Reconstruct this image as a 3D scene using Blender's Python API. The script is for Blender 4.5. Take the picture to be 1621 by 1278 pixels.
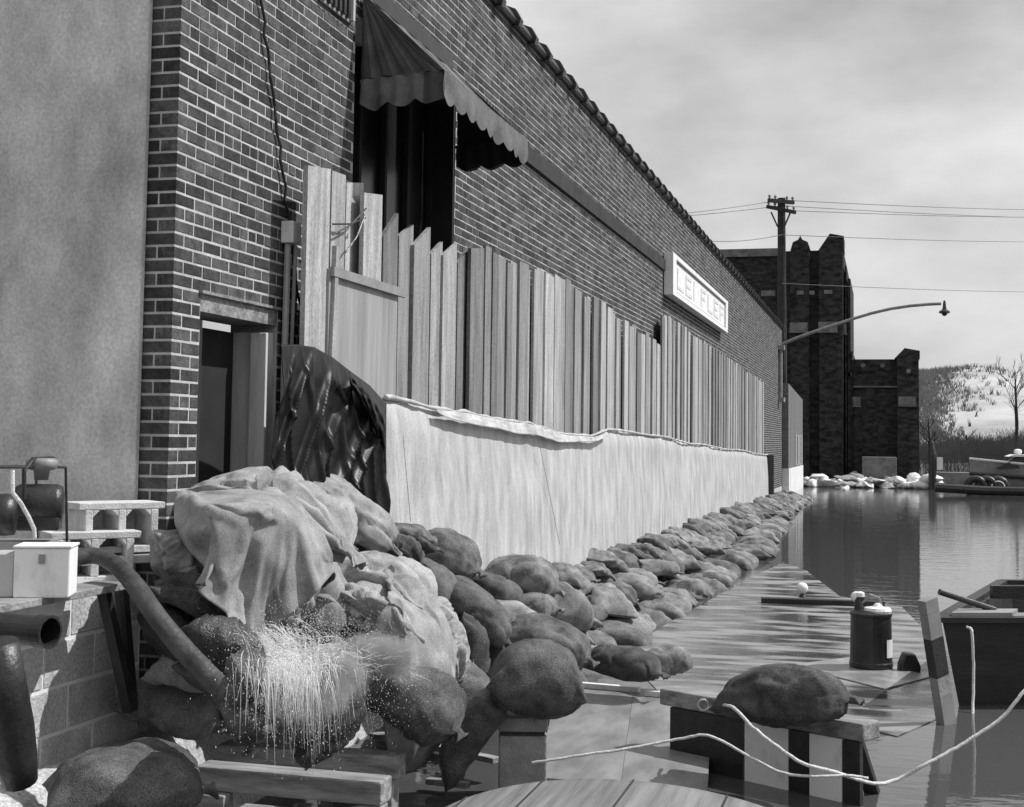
import bpy, bmesh, math, random
from mathutils import Vector, Matrix, noise

for o in list(bpy.data.objects): bpy.data.objects.remove(o)
S = bpy.context.scene
COL = S.collection
R = math.radians

# ------------------------------------------------------------------ camera
PW, PH, FPX = 1621.0, 1278.0, 2200.0
PPX, PPY = 810.5, 549.0
EYE = Vector((3.42, 0.0, 1.8))
YAW, PITCH, ROLL = 0.262085546, R(3.8), R(0.75)
CM = Matrix.Rotation(YAW, 3, 'Z') @ Matrix.Rotation(math.pi/2+PITCH, 3, 'X') @ Matrix.Rotation(ROLL, 3, 'Z')
cd = bpy.data.cameras.new('camera'); cam = bpy.data.objects.new('camera', cd); COL.objects.link(cam)
cam.matrix_world = Matrix.Translation(EYE) @ CM.to_4x4()
cd.sensor_fit = 'HORIZONTAL'; cd.sensor_width = 36.0; cd.lens = FPX/PW*36.0
cd.shift_y = -(PH/2-PPY)/PW
cd.clip_start = 0.05; cd.clip_end = 3000
S.camera = cam

# ------------------------------------------------------------------ sky and sun
SUN_EL, SUN_AZ = R(50), math.atan2(0.42, 1.0)      # the sun stands over the street, a little beyond
sun_dir = Vector((math.cos(SUN_EL)*math.cos(SUN_AZ), math.cos(SUN_EL)*math.sin(SUN_AZ), math.sin(SUN_EL)))
wd = bpy.data.worlds.new("World"); S.world = wd; wd.use_nodes = True
wn, wl = wd.node_tree.nodes, wd.node_tree.links
bg = wn['Background']; bg.inputs['Strength'].default_value = 0.1
sky = wn.new('ShaderNodeTexSky'); sky.sky_type = 'NISHITA'; sky.sun_disc = False
sky.sun_elevation = SUN_EL; sky.sun_rotation = math.pi/2-SUN_AZ
sky.dust_density = 3.0; sky.air_density = 1.2
bw = wn.new('ShaderNodeRGBToBW'); wl.new(sky.outputs[0], bw.inputs[0])
tc = wn.new('ShaderNodeTexCoord'); mp = wn.new('ShaderNodeMapping'); mp.inputs['Scale'].default_value = (1.6, 1.6, 3.4)
mp.inputs['Location'].default_value = (0.35, 0.1, 0.3)
nz = wn.new('ShaderNodeTexNoise'); nz.inputs['Scale'].default_value = 2.2; nz.inputs['Detail'].default_value = 5; nz.inputs['Roughness'].default_value = 0.5
wl.new(tc.outputs['Generated'], mp.inputs[0]); wl.new(mp.outputs[0], nz.inputs['Vector'])
rp = wn.new('ShaderNodeMapRange'); rp.inputs[1].default_value = 0.34; rp.inputs[2].default_value = 0.66
rp.inputs[3].default_value = 4.8; rp.inputs[4].default_value = 10.2; wl.new(nz.outputs[0], rp.inputs[0])
mx = wn.new('ShaderNodeMix'); mx.inputs[0].default_value = 0.8      # high thin overcast over the clear sky
wl.new(bw.outputs[0], mx.inputs[2]); wl.new(rp.outputs[0], mx.inputs[3])
wl.new(mx.outputs[0], bg.inputs['Color'])
sd = bpy.data.lights.new('sun', 'SUN'); sd.energy = 4.4; sd.angle = R(0.7); sd.color = (1, 1, 1)
so = bpy.data.objects.new('sun', sd); COL.objects.link(so); so.location = (20, 10, 30)
so.rotation_euler = sun_dir.to_track_quat('Z', 'Y').to_euler()
S.view_settings.view_transform = 'Standard'; S.view_settings.look = 'None'
S.view_settings.gamma = 1; S.view_settings.exposure = 0.0; S.view_settings.use_curve_mapping = False

# ------------------------------------------------------------------ helpers
def ray(px, py): return CM @ Vector(((px-PPX)/FPX, (PPY-py)/FPX, -1.0))
def on(px, py, ax, val):                     # the world point that stands in the plane  axis = val
    d = ray(px, py); t = (val-EYE[ax])/d[ax]; return EYE + d*t
def onx(px, py, x): return on(px, py, 0, x)
def ony(px, py, y): return on(px, py, 1, y)
def onz(px, py, z): return on(px, py, 2, z)
def depth(p): return -(CM.transposed() @ (Vector(p)-EYE)).z
CR = Vector((math.cos(YAW), math.sin(YAW), 0)); CF = Vector((-math.sin(YAW), math.cos(YAW), 0)); CU = Vector((0, 0, 1))

class G:
    def __init__(s): s.v = []; s.f = []
    def add(s, vs, fs):
        b = len(s.v); s.v += [tuple(v) for v in vs]; s.f += [tuple(i+b for i in f) for f in fs]; return s
    def box(s, x0, x1, y0, y1, z0, z1):
        return s.add([(x0,y0,z0),(x1,y0,z0),(x1,y1,z0),(x0,y1,z0),(x0,y0,z1),(x1,y0,z1),(x1,y1,z1),(x0,y1,z1)],
                     [(0,3,2,1),(4,5,6,7),(0,1,5,4),(1,2,6,5),(2,3,7,6),(3,0,4,7)])
    def obox(s, c, ax, ay, az, hx, hy, hz):
        c, ax, ay, az = Vector(c), Vector(ax)*hx, Vector(ay)*hy, Vector(az)*hz
        vs = [c+ax*i+ay*j+az*k for k in (-1,1) for i,j in ((-1,-1),(1,-1),(1,1),(-1,1))]
        return s.add(vs, [(0,3,2,1),(4,5,6,7),(0,1,5,4),(1,2,6,5),(2,3,7,6),(3,0,4,7)])
    def beam(s, a, b, w, h, up=(0,0,1)):
        a, b = Vector(a), Vector(b); d = (b-a); L = d.length; d.normalize()
        y = Vector(up).cross(d)
        if y.length < 1e-4: y = Vector((1,0,0))
        y.normalize(); z = d.cross(y)
        return s.obox((a+b)/2, d, y, z, L/2, w/2, h/2)
    def tube(s, path, r, n=8, caps=True):
        P = [Vector(p) for p in path]; rs = r if isinstance(r, (list, tuple)) else [r]*len(P)
        vs = []; fs = []; nrm = None
        for i, p in enumerate(P):
            t = (P[min(i+1, len(P)-1)]-P[max(i-1, 0)]).normalized()
            if nrm is None:
                nrm = t.cross(Vector((0,0,1)))
                if nrm.length < 1e-3: nrm = t.cross(Vector((1,0,0)))
            nrm = (nrm - t*nrm.dot(t)).normalized(); bi = t.cross(nrm)
            for k in range(n):
                a = 2*math.pi*k/n; vs.append(p+(nrm*math.cos(a)+bi*math.sin(a))*rs[i])
        for i in range(len(P)-1):
            for k in range(n): fs.append((i*n+k, i*n+(k+1)%n, (i+1)*n+(k+1)%n, (i+1)*n+k))
        if caps: fs += [tuple(range(n-1,-1,-1)), tuple((len(P)-1)*n+k for k in range(n))]
        return s.add(vs, fs)
    def lathe(s, c, prof, n=20, axis=(0,0,1)):
        az = Vector(axis).normalized(); ax = az.orthogonal().normalized(); ay = az.cross(ax); c = Vector(c)
        vs = []; fs = []
        for (r, z) in prof:
            for k in range(n):
                a = 2*math.pi*k/n; vs.append(c+az*z+(ax*math.cos(a)+ay*math.sin(a))*r)
        for i in range(len(prof)-1):
            for k in range(n): fs.append((i*n+k, i*n+(k+1)%n, (i+1)*n+(k+1)%n, (i+1)*n+k))
        fs += [tuple(range(n-1,-1,-1)), tuple((len(prof)-1)*n+k for k in range(n))]
        return s.add(vs, fs)
    def extr(s, poly, vec):
        n = len(poly); vec = Vector(vec); P = [Vector(p) for p in poly]
        return s.add(P+[p+vec for p in P], [tuple(range(n-1,-1,-1)), tuple(range(n, 2*n))]+[(i,(i+1)%n,n+(i+1)%n,n+i) for i in range(n)])
    def grid(s, fn, nu, nv):
        vs = [fn(i/(nu-1), j/(nv-1)) for j in range(nv) for i in range(nu)]
        return s.add(vs, [(j*nu+i, j*nu+i+1, (j+1)*nu+i+1, (j+1)*nu+i) for j in range(nv-1) for i in range(nu-1)])

def wloc(o):
    p = Vector((0,0,0))
    while o: p += o.location; o = o.parent
    return p
def tag(o, label=None, cat=None, group=None, kind=None):
    if label: o['label'] = label
    if cat: o['category'] = cat
    if group: o['group'] = group
    if kind: o['kind'] = kind
    return o
def obj(name, g, m, parent=None, smooth=False, bevel=0, origin=None, fix=True):
    me = bpy.data.meshes.new(name)
    if parent is not None: off = wloc(parent)
    elif origin is not None: off = Vector(origin)
    else:
        xs, ys, zs = zip(*g.v); off = Vector(((min(xs)+max(xs))/2, (min(ys)+max(ys))/2, min(zs)))
    me.from_pydata([(v[0]-off.x, v[1]-off.y, v[2]-off.z) for v in g.v], [], g.f)
    if fix:
        bm = bmesh.new(); bm.from_mesh(me); bmesh.ops.recalc_face_normals(bm, faces=bm.faces); bm.to_mesh(me); bm.free()
    if smooth: me.shade_smooth()
    me.materials.append(m)
    o = bpy.data.objects.new(name, me); COL.objects.link(o)
    if parent is not None: o.parent = parent
    else: o.location = off
    if bevel:
        b = o.modifiers.new('bevel', 'BEVEL'); b.width = bevel; b.segments = 2; b.limit_method = 'ANGLE'
    return o
def thing(name, label, cat, loc, group=None):
    o = bpy.data.objects.new(name, None); COL.objects.link(o); o.location = Vector(loc); o.empty_display_size = 0.2
    return tag(o, label, cat, group)
def struct(o): o['kind'] = 'structure'; return o

MATS = {}
def mat(name, lo, hi=None, rough=0.8, scale=(4,4,4), nscale=1.0, bump=0.0, bscale=40.0, objrand=0.0, spec=0.3, detail=6, coords='Object', c2=None, ramp=(0.35,0.65), island=False, trans=0, metal=0, grain=None):
    """grey material: base colour between lo and hi by noise, optional shift for each object, fine bump"""
    if name in MATS: return MATS[name]
    hi = lo if hi is None else hi
    m = bpy.data.materials.new(name); m.use_nodes = True; N, L = m.node_tree.nodes, m.node_tree.links
    b = N['Principled BSDF']; b.inputs['Roughness'].default_value = rough; b.inputs['Specular IOR Level'].default_value = spec
    b.inputs['Metallic'].default_value = metal
    if trans: b.inputs['Transmission Weight'].default_value = trans
    t = N.new('ShaderNodeTexCoord'); mp = N.new('ShaderNodeMapping'); mp.inputs['Scale'].default_value = scale
    L.new(t.outputs[coords], mp.inputs[0])
    oi = N.new('ShaderNodeObjectInfo')
    va = N.new('ShaderNodeVectorMath'); va.operation = 'MULTIPLY_ADD'
    cx = N.new('ShaderNodeCombineXYZ')
    for i in range(3): L.new(oi.outputs['Random'], cx.inputs[i])
    L.new(cx.outputs[0], va.inputs[0]); va.inputs[1].default_value = (37, 53, 71); L.new(mp.outputs[0], va.inputs[2])
    n = N.new('ShaderNodeTexNoise'); n.inputs['Scale'].default_value = nscale; n.inputs['Detail'].default_value = detail
    n.inputs['Roughness'].default_value = 0.6; L.new(va.outputs[0], n.inputs['Vector'])
    mr = N.new('ShaderNodeMapRange'); mr.inputs[1].default_value = ramp[0]; mr.inputs[2].default_value = ramp[1]
    mr.inputs[3].default_value = lo; mr.inputs[4].default_value = hi; L.new(n.outputs[0], mr.inputs[0])
    out = mr.outputs[0]
    if objrand:
        rnd = oi.outputs['Random']
        if island:
            ge = N.new('ShaderNodeNewGeometry'); ad = N.new('ShaderNodeMath'); ad.operation = 'ADD'; fr = N.new('ShaderNodeMath'); fr.operation = 'FRACT'
            L.new(rnd, ad.inputs[0]); L.new(ge.outputs['Random Per Island'], ad.inputs[1]); L.new(ad.outputs[0], fr.inputs[0]); rnd = fr.outputs[0]
        r2 = N.new('ShaderNodeMapRange'); r2.inputs[3].default_value = 1-objrand; r2.inputs[4].default_value = 1+objrand; L.new(rnd, r2.inputs[0])
        ml = N.new('ShaderNodeMath'); ml.operation = 'MULTIPLY'; L.new(out, ml.inputs[0]); L.new(r2.outputs[0], ml.inputs[1]); out = ml.outputs[0]
    if grain:
        gn = N.new('ShaderNodeTexNoise'); gn.inputs['Scale'].default_value = grain[0]; gn.inputs['Detail'].default_value = 2; L.new(t.outputs[coords], gn.inputs['Vector'])
        gr = N.new('ShaderNodeMapRange'); gr.inputs[1].default_value = .3; gr.inputs[2].default_value = .7; gr.inputs[3].default_value = 1-grain[1]; gr.inputs[4].default_value = 1+grain[1]; L.new(gn.outputs[0], gr.inputs[0])
        gm = N.new('ShaderNodeMath'); gm.operation = 'MULTIPLY'; L.new(out, gm.inputs[0]); L.new(gr.outputs[0], gm.inputs[1]); out = gm.outputs[0]
    L.new(out, b.inputs['Base Color'])
    if bump:
        n2 = N.new('ShaderNodeTexNoise'); n2.inputs['Scale'].default_value = bscale; n2.inputs['Detail'].default_value = 5; L.new(va.outputs[0], n2.inputs['Vector'])
        bp = N.new('ShaderNodeBump'); bp.inputs['Strength'].default_value = bump; bp.inputs['Distance'].default_value = 0.02
        L.new(n2.outputs[0], bp.inputs['Height']); L.new(bp.outputs[0], b.inputs['Normal'])
    MATS[name] = m; return m

M_brick = mat('brick', .04, .085, .9, (6,6,6), 2.0, .35, 6, objrand=.5, island=True, grain=(90,.35))
M_brick_dark = mat('dark_brick', .03, .05, .9, (3,3,3), 1.0, .3, 8)
M_mortar = mat('mortar', .36, .56, .95, (5,5,5), 1.0, .3, 10)
M_stucco = mat('stucco', .34, .70, .95, (2.2,2.2,1.2), 1.5, .35, 30, detail=12, ramp=(.3,.7), grain=(55,.15))
M_wood = mat('fresh_plank', .18, .42, .85, (8,8,.9), 1.6, .3, 5, objrand=.45, detail=10, ramp=(.28,.7), grain=(60,.2))
M_ply = mat('plywood', .24, .36, .8, (7,7,.6), 1.5, .15, 6)
M_oldwood = mat('weathered_wood', .16, .36, .85, (2.5,14,14), 1.5, .5, 3, objrand=.15)
M_paintwood = mat('painted_wood', .52, .70, .6, (6,6,1), 2, .15, 8)
M_sheet = mat('white_sheeting', .28, .58, .6, (3.4,3.6,1.2), 1.6, .4, 4, detail=13, ramp=(.25,.7), grain=(60,.13))
M_tarp = mat('black_plastic', .005, .012, .38, (4,4,4), 1, .06, 8, spec=.3)
M_burlap = mat('burlap', .09, .27, .95, (7,7,7), 1.0, .5, 30, objrand=.35, detail=8, grain=(170,.42))
M_burlap_dark = mat('dark_burlap', .04, .125, .9, (7,7,7), 1.0, .5, 30, objrand=.25, detail=8, grain=(170,.48))
M_canvas = mat('pale_canvas', .22, .38, .9, (6,6,6), 1.4, .25, 40, objrand=.15, detail=8, grain=(170,.25))
M_wet = mat('wet_burlap', .03, .085, .36, (9,9,9), 1.5, .5, 12, objrand=.2, spec=.5)
M_block = mat('concrete_block', .5, .66, .95, (9,9,9), 2, .4, 14)
M_cwall = mat('block_wall', .42, .6, .95, (4,4,4), 1.6, .4, 14, objrand=.1, grain=(80,.25))
M_conc = mat('concrete', .2, .34, .9, (3,3,3), 1.3, .3, 12)
M_black = mat('black_metal', .015, .03, .4, (8,8,8), 1, .2, 6, spec=.5)
M_steel = mat('grey_steel', .16, .26, .5, (6,6,6), 1, .1, 10, spec=.5)
M_white = mat('white_paint', .56, .80, .6, (7,7,4), 1.5, .1, 20, detail=10, ramp=(.25,.5))
M_lightgrey = mat('light_grey_paint', .40, .48, .6, (5,5,5), 1)
M_midgrey = mat('mid_grey_paint', .22, .30, .6, (5,5,5), 1)
M_rope = mat('rope', .55, .72, .9, (30,30,30), 1, .5, 4)
M_glass = mat('dark_glass', .008, .015, .25, spec=.25)
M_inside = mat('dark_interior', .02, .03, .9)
M_stripe_w = mat('awning_light_stripe', .10, .17, .9, (6,6,6), 1, .3, 6)
M_stripe_d = mat('awning_dark_stripe', .05, .08, .9, (6,6,6), 1, .3, 6)
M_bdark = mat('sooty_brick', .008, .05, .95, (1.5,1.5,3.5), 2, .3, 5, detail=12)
M_hose = mat('rubber_hose', .03, .09, .55, (6,6,6), 1.2, .3, 8)
M_doorglass = mat('door_glass', .02, .05, .05, (3,3,1.2), 1, spec=.9)
M_stone = mat('sooty_stone', .10, .2, .95, (2,2,2), 1.5)
M_snow = mat('snow_field', .28, .5, .9, (.05,.05,.05), 1.5, .1, 4)
M_mud = mat('muddy_bank', .05, .12, .95, (.3,.3,.3), 1.5)
M_darkwood = mat('wet_plank', .06, .16, .6, (2.5,14,14), 1.5, .5, 3)
M_brush = mat('bare_brush', .07, .15, .95, (.2,.2,.2), 1.0)
M_bark = mat('bark', .025, .05, .95, (3,3,3), 1)
M_hull = mat('dark_hull', .018, .035, .5, (2,2,8), 1, .15, 6, spec=.4)
M_palehull = mat('pale_hull', .13, .24, .7, (9,.6,9), 2, .35, 3, detail=9)
M_pier = mat('pier_concrete', .24, .38, .95, (5,5,5), 1.5, .4, 14)
M_faint = mat('faded_lettering', .54, .74, .6, (5,5,5), 2, ramp=(.4,.6))
M_ground = mat('sandy_ground', .28, .52, .95, (1.6,1.6,1.6), 1.5, .6, 8, detail=9, grain=(60,.35))
M_spray = mat('spray_water', .88, .94, .3, spec=.5); M_spray.node_tree.nodes['Principled BSDF'].inputs['Alpha'].default_value = .72

# water: a dark muddy body with fine ripples
def water_mat():
    m = bpy.data.materials.new('flood_water'); m.use_nodes = True; N, L = m.node_tree.nodes, m.node_tree.links
    b = N['Principled BSDF']; b.inputs['Base Color'].default_value = (.075,.075,.075,1); b.inputs['Roughness'].default_value = .035; b.inputs['IOR'].default_value = 1.36
    t = N.new('ShaderNodeTexCoord'); mp = N.new('ShaderNodeMapping'); mp.inputs['Scale'].default_value = (1.0, 2.6, 1); mp.inputs['Rotation'].default_value = (0,0,.25)
    L.new(t.outputs['Object'], mp.inputs[0])
    n = N.new('ShaderNodeTexNoise'); n.inputs['Scale'].default_value = 1.6; n.inputs['Detail'].default_value = 4; L.new(mp.outputs[0], n.inputs[0])
    n2 = N.new('ShaderNodeTexNoise'); n2.inputs['Scale'].default_value = 7; n2.inputs['Detail'].default_value = 2; L.new(mp.outputs[0], n2.inputs[0])
    ad = N.new('ShaderNodeMath'); ad.operation = 'MULTIPLY_ADD'; L.new(n2.outputs[0], ad.inputs[0]); ad.inputs[1].default_value = .16; L.new(n.outputs[0], ad.inputs[2])
    bp = N.new('ShaderNodeBump'); bp.inputs['Strength'].default_value = .24; bp.inputs['Distance'].default_value = .016
    L.new(ad.outputs[0], bp.inputs['Height']); L.new(bp.outputs[0], b.inputs['Normal'])
    return m
M_water = water_mat()

# ------------------------------------------------------------------ the setting
g = G(); g.add([(-900,-300,0),(900,-300,0),(900,1500,0),(-900,1500,0)], [(0,1,2,3)])
o = struct(obj('flood_water', g, M_water, origin=(0,0,0))); tag(o, 'still brown flood water standing over the street')

def gz(x, y):                                      # raised walk beside the low block wall, falling into the water
    t = min(1, max(0, (x-.12)/.55)); t = t*t*(3-2*t)
    u = min(1, max(0, (y-6.0)/3.5)); u = u*u*(3-2*u)
    return .40*(1-t)*(1-u*.4) - .30*t + .035*noise.noise((x*2.3, y*2.3, 0)) + .012*noise.noise((x*9, y*9, 3))
g = G(); g.grid(lambda u, v: (-7+u*9.2, -2+v*12, gz(-7+u*9.2, -2+v*12)), 120, 140)
struct(obj('ground', g, M_ground, smooth=True, origin=(0,0,0)))

def hz(x, y):
    r = 15.2*math.exp(-((x-17)/26)**2)*max(0, min(1, (y-150)/120)) if False else 0
    t = max(0, min(1, (y-120)/150)); t = t*t*(3-2*t)
    prof = 14.6+1.3*math.exp(-((x-19)/7)**2)-.10*abs(x-19)*(1 if x > 19 else .35)
    return -1.5+2.2*max(0, min(1, (y-72)/14)) + t*max(2.5, prof-.7) + .35*noise.noise((x*.12, y*.05, 1))
g = G(); g.grid(lambda u, v: (-260+u*520, 142+v*224, hz(-260+u*520, 142+v*224)), 150, 60)
struct(obj('hill', g, M_snow, smooth=True, origin=(0,142,0)))
g = G(); g.grid(lambda u, v: (-260+u*520, 66+v*76, hz(-260+u*520, 66+v*76)), 150, 30)
struct(obj('bank', g, M_mud, smooth=True, origin=(0,66,0)))

exec_parts = True
# ------------------------------------------------------------------ the long brick building
Y0, Y1, TOP = 6.22, 48.9, 5.76
DOOR = (6.51, 7.46, .40, 2.53); WIN = (8.59, 10.87, 2.0, 4.62)
bb = thing('brick_building', 'long low brick building with dark tile coping, behind the plank barrier', 'building', (0, Y0, 0))
c = G()                                             # mortar core, left open at door and window
XI, XO = -.30, -.0025
def core(y0, y1, z0, z1): c.box(XI, XO, y0, y1, z0, z1)
core(Y0+.0025, DOOR[0], 0, TOP); core(DOOR[0], DOOR[1], DOOR[3], TOP); core(DOOR[0], DOOR[1], 0, DOOR[2])
core(DOOR[1], WIN[0], 0, TOP); core(WIN[0], WIN[1], 0, WIN[2]); core(WIN[0], WIN[1], WIN[3], TOP); core(WIN[1], Y1, 0, TOP)
wall = obj('brick_wall', c, M_mortar, bb)
g = G(); g.box(-14, -.31, Y0+.36, Y1-.01, 5.1, 5.3); obj('roof', g, M_conc, bb)
g = G(); g.box(-14, -.31, Y1-.3, Y1-.005, 0, 5.7); obj('end_wall', g, M_brick_dark, bb)
g = G(); g.box(-14, -.31, Y0+.02, Y0+.34, 0, 5.7); obj('front_wall', g, M_brick_dark, bb)

CZ, BL, BH, JT = .0677, .191, .0545, .012
def brick_mesh(lx, ly, lz):
    ch = .002; g = G()
    x, y, z = lx/2, ly/2, lz/2
    g.add([(-x,-y,-z),(-x,y,-z),(-x,y,z),(-x,-y,z),(x-ch,-y,-z),(x-ch,y,-z),(x-ch,y,z),(x-ch,-y,z),
           (x,-y+ch,-z+ch),(x,y-ch,-z+ch),(x,y-ch,z-ch),(x,-y+ch,z-ch)],
          [(0,3,2,1),(0,1,5,4),(1,2,6,5),(2,3,7,6),(3,0,4,7),(4,5,9,8),(5,6,10,9),(6,7,11,10),(7,4,8,11),(8,9,10,11)])
    me = bpy.data.meshes.new('brick'); me.from_pydata(g.v, [], g.f)
    bm = bmesh.new(); bm.from_mesh(me); bmesh.ops.recalc_face_normals(bm, faces=bm.faces); bm.to_mesh(me); bm.free()
    me.materials.append(M_brick); return me
rng = random.Random(5)
bricks = []                                         # (cx, cy, cz, lx, ly)
def cut(a, b, z, lst):
    segs = [(a, b)]
    for (y0, y1, z0, z1) in (DOOR, WIN):
        if z0-.02 < z < z1+.03:
            ns = []
            for (p, q) in segs:
                if q <= y0-.004 or p >= y1+.004: ns.append((p, q))
                else:
                    if p < y0-.03: ns.append((p, y0-.004))
                    if q > y1+.03: ns.append((y1+.004, q))
            segs = ns
    return segs
nrow = int((TOP-.30)/CZ)
for r in range(nrow):
    z = .34+r*CZ
    odd = r % 2; header = (r % 7 == 3)
    if odd:
        bricks.append((-.046, Y0+BL/2, z, .092, BL)); bricks.append((-.147, Y0+.046, z, .090, .092)); y = Y0+BL+JT
    else:
        bricks.append((-BL/2, Y0+.046, z, BL, .092)); y = Y0+.092+JT
    step = .092 if header else BL
    while y < Y1-.02:
        e = min(y+step, Y1)
        if not (11.3 < y < 39.3 and z < 2.75):
            for (p, q) in cut(y, e, z, None):
                if q-p > .03: bricks.append((-.045+rng.uniform(-.0015, .0025), (p+q)/2, z+rng.uniform(-.001, .001), .09, q-p))
        y = e+JT
def shown(b):
    d = (Vector((b[0], b[1], b[2]))-EYE).length
    return d + (50 if b[2] > 3.75 or b[2] < 1.0 else 0) + (20 if b[1] > 7.62 else 0)
bricks.sort(key=shown)
cache = {}
for b in bricks[:300]:
    k = (round(b[3], 3), round(b[4], 3))
    if k not in cache: cache[k] = brick_mesh(b[3], b[4], BH)
    o = bpy.data.objects.new('brick', cache[k]); COL.objects.link(o); o.parent = wall
    o.location = Vector(b[:3])-wloc(wall)
g = G()
for b in bricks[300:]:
    x, y, z, lx, ly = b; hx, hy, hz_ = lx/2, ly/2, BH/2
    g.add([(x-hx,y-hy,z-hz_),(x-hx,y+hy,z-hz_),(x-hx,y+hy,z+hz_),(x-hx,y-hy,z+hz_),(x+hx,y-hy,z-hz_),(x+hx,y+hy,z-hz_),(x+hx,y+hy,z+hz_),(x+hx,y-hy,z+hz_)],
          [(4,5,6,7),(0,1,5,4),(1,2,6,5),(2,3,7,6),(3,0,4,7)])
o = obj('brick_courses', g, M_brick, wall, fix=False); o['kind'] = 'stuff'

# coping tiles with their collars along the parapet
tile = G(); tile.add([], [])
def coping(y, L):
    g = G(); prof = [(-.34,0),(-.34,.07),(-.15,.16),(.03,.08),(.07,.0),(.05,-.03),(.012,-.03),(.012,0)]
    g.extr([(a, y, TOP+.002+b) for a, b in prof], (0, L-.012, 0))
    prof2 = [(-.37,0),(-.37,.09),(-.15,.205),(.05,.12),(.105,.02),(.085,-.045),(.014,-.045),(.014,0)]
    g.extr([(a, y-.05, TOP+.004+b) for a, b in prof2], (0, .10, 0))
    return g
y = 7.0; first = None
while y < Y1-.2:
    if y > 11.0 or True:
        if first is None: first = obj('coping_tile', coping(0, .62), M_black, bb); first.location = (0, y-Y0, 0); first.data.transform(Matrix.Translation((0, Y0, 0)))
        else:
            t = first.copy(); COL.objects.link(t); t.parent = bb; t.location = (0, y-Y0, 0)
    y += .62
# stone/steel bands
g = G(); g.box(.002, .035, 12.9, 22.1, 4.53, 4.70); obj('lintel_band', g, M_brick_dark, bb)
g = G(); g.box(.002, .05, 8.75, 10.6, 4.78, 4.90); obj('lintel_band', g, M_black, bb)
# the doorway
g = G(); g.box(-.26, -.004, DOOR[0]+.001, DOOR[1]-.001, 2.44, 2.528); g.box(-.02, .02, DOOR[0]-.02, DOOR[1]+.02, 2.532, 2.548)
dr = obj('door', g, M_oldwood, bb)
g = G(); g.box(-.25, -.02, DOOR[1]-.085, DOOR[1]-.004, .40, 2.398); g.box(-.10, .0, DOOR[1]-.15, DOOR[1]-.117, .40, 2.39); obj('jamb', g, M_paintwood, dr, bevel=.006)
g = G(); g.box(-.25, -.012, DOOR[0]+.002, DOOR[0]+.05, .40, 2.398); obj('jamb', g, M_inside, dr)
g = G(); g.box(-.24, -.19, DOOR[0]+.25, DOOR[0]+.37, .41, 2.39); obj('stile', g, M_paintwood, dr, bevel=.004)
g = G(); g.box(-.24, -.19, DOOR[0]+.052, DOOR[0]+.248, 2.10, 2.17); g.box(-.24, -.19, DOOR[0]+.052, DOOR[0]+.248, .95, 1.05); obj('rail', g, M_midgrey, dr)
g = G(); g.box(-.225, -.21, DOOR[0]+.052, DOOR[0]+.248, .41, .948); g.box(-.225, -.21, DOOR[0]+.052, DOOR[0]+.248, 1.052, 2.098); g.box(-.225, -.21, DOOR[0]+.052, DOOR[0]+.248, 2.172, 2.39)
obj('pane', g, M_doorglass, dr)
g = G(); g.box(-.235, -.205, DOOR[0]+.372, DOOR[1]-.152, .41, 2.39); obj('panel', g, M_inside, dr)
# window under the awning
g = G(); g.box(-.29, -.24, WIN[0]+.01, WIN[1]-.01, 2.01, 4.6); wi = obj('window', g, M_glass, bb)
g = G()
for yy in (WIN[0]+.03, WIN[0]+.62, WIN[0]+1.15, WIN[0]+1.66, WIN[1]-.03): g.box(-.235, -.19, yy-.022, yy+.022, 2.01, 4.6)
g.box(-.238, -.195, WIN[0]+.06, WIN[1]-.06, 3.3, 3.35)
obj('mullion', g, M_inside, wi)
obj('reveal', G().box(-.30, -.012, WIN[0]+.001, WIN[0]+.012, 2.0, 4.6), M_inside, wi); obj('reveal', G().box(-.30, -.012, WIN[1]-.03, WIN[1]-.001, 2.0, 4.6), M_inside, wi)  # reveals coloured near black, the shade of the recess put into the colour
# louvre on the wall near the awning
lv = obj('louvre', G().box(.002, .02, 7.93, 8.47, 4.53, 5.3), M_midgrey, bb)
for i in range(7):
    yy = 7.96+i*.078; obj('slat', G().box(.022, .045, yy, yy+.035, 4.545, 5.29), M_black if i < 6 else M_lightgrey, lv)
# hanging cable with its kinks
pts = []
for i in range(26):
    t = i/25; y = 7.02+.70*t; z = 4.45-1.86*t
    pts.append((.012+.012*abs(math.sin(i*1.3)), y+.014*math.sin(i*2.1), z))
o = obj('cable', G().tube(pts, .009, 6), M_black, bb)
# junction box and conduit
jb = obj('junction_box', G().box(.004, .085, 7.46, 7.58, 2.93, 3.06), M_white, bb, bevel=.008)
obj('conduit', G().tube([(.035, 7.50, 2.925), (.035, 7.49, 2.3), (.035, 7.49, 1.3)], .02, 8).tube([(.06, 7.555, 2.925), (.05, 7.55, 2.3), (.05, 7.55, 1.3)], .012, 8), M_lightgrey, bb)
# downspout at the far end
obj('downspout', G().tube([(.06, 47.3, 4.9), (.06, 47.3, 3.3)], .07, 8).box(.0, .2, 47.1, 47.5, 4.9, 5.05).box(.0, .2, 47.0, 47.6, 3.15, 3.3), M_midgrey, bb)

# annex beyond the long wall
an = thing('brick_annex', 'low brick annex with white base at the far end of the long building', 'building', (-2, 53, 0))
an_w = obj('wall', G().extr([(.22, 48.95, .9), (.22, 57.6, .9), (.22, 57.6, 3.55), (.22, 48.95, 3.85)], (-8, 0, 0)), mat('pale_brick', .12, .2, .9, (1,1,8), 3, .2, 6), an)
obj('base', G().box(-7.8, .24, 48.94, 57.62, 0, .9), M_white, an)
for yy in (53.2, 55.3): 
    w = obj('window', G().box(.2, .235, yy, yy+.9, 1.0, 2.05), M_glass, an)
    obj('frame', G().box(.222, .26, yy-.25, yy-.02, .95, 2.1).box(.222, .26, yy+.92, yy+1.15, .95, 2.1), M_white, w)

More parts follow.
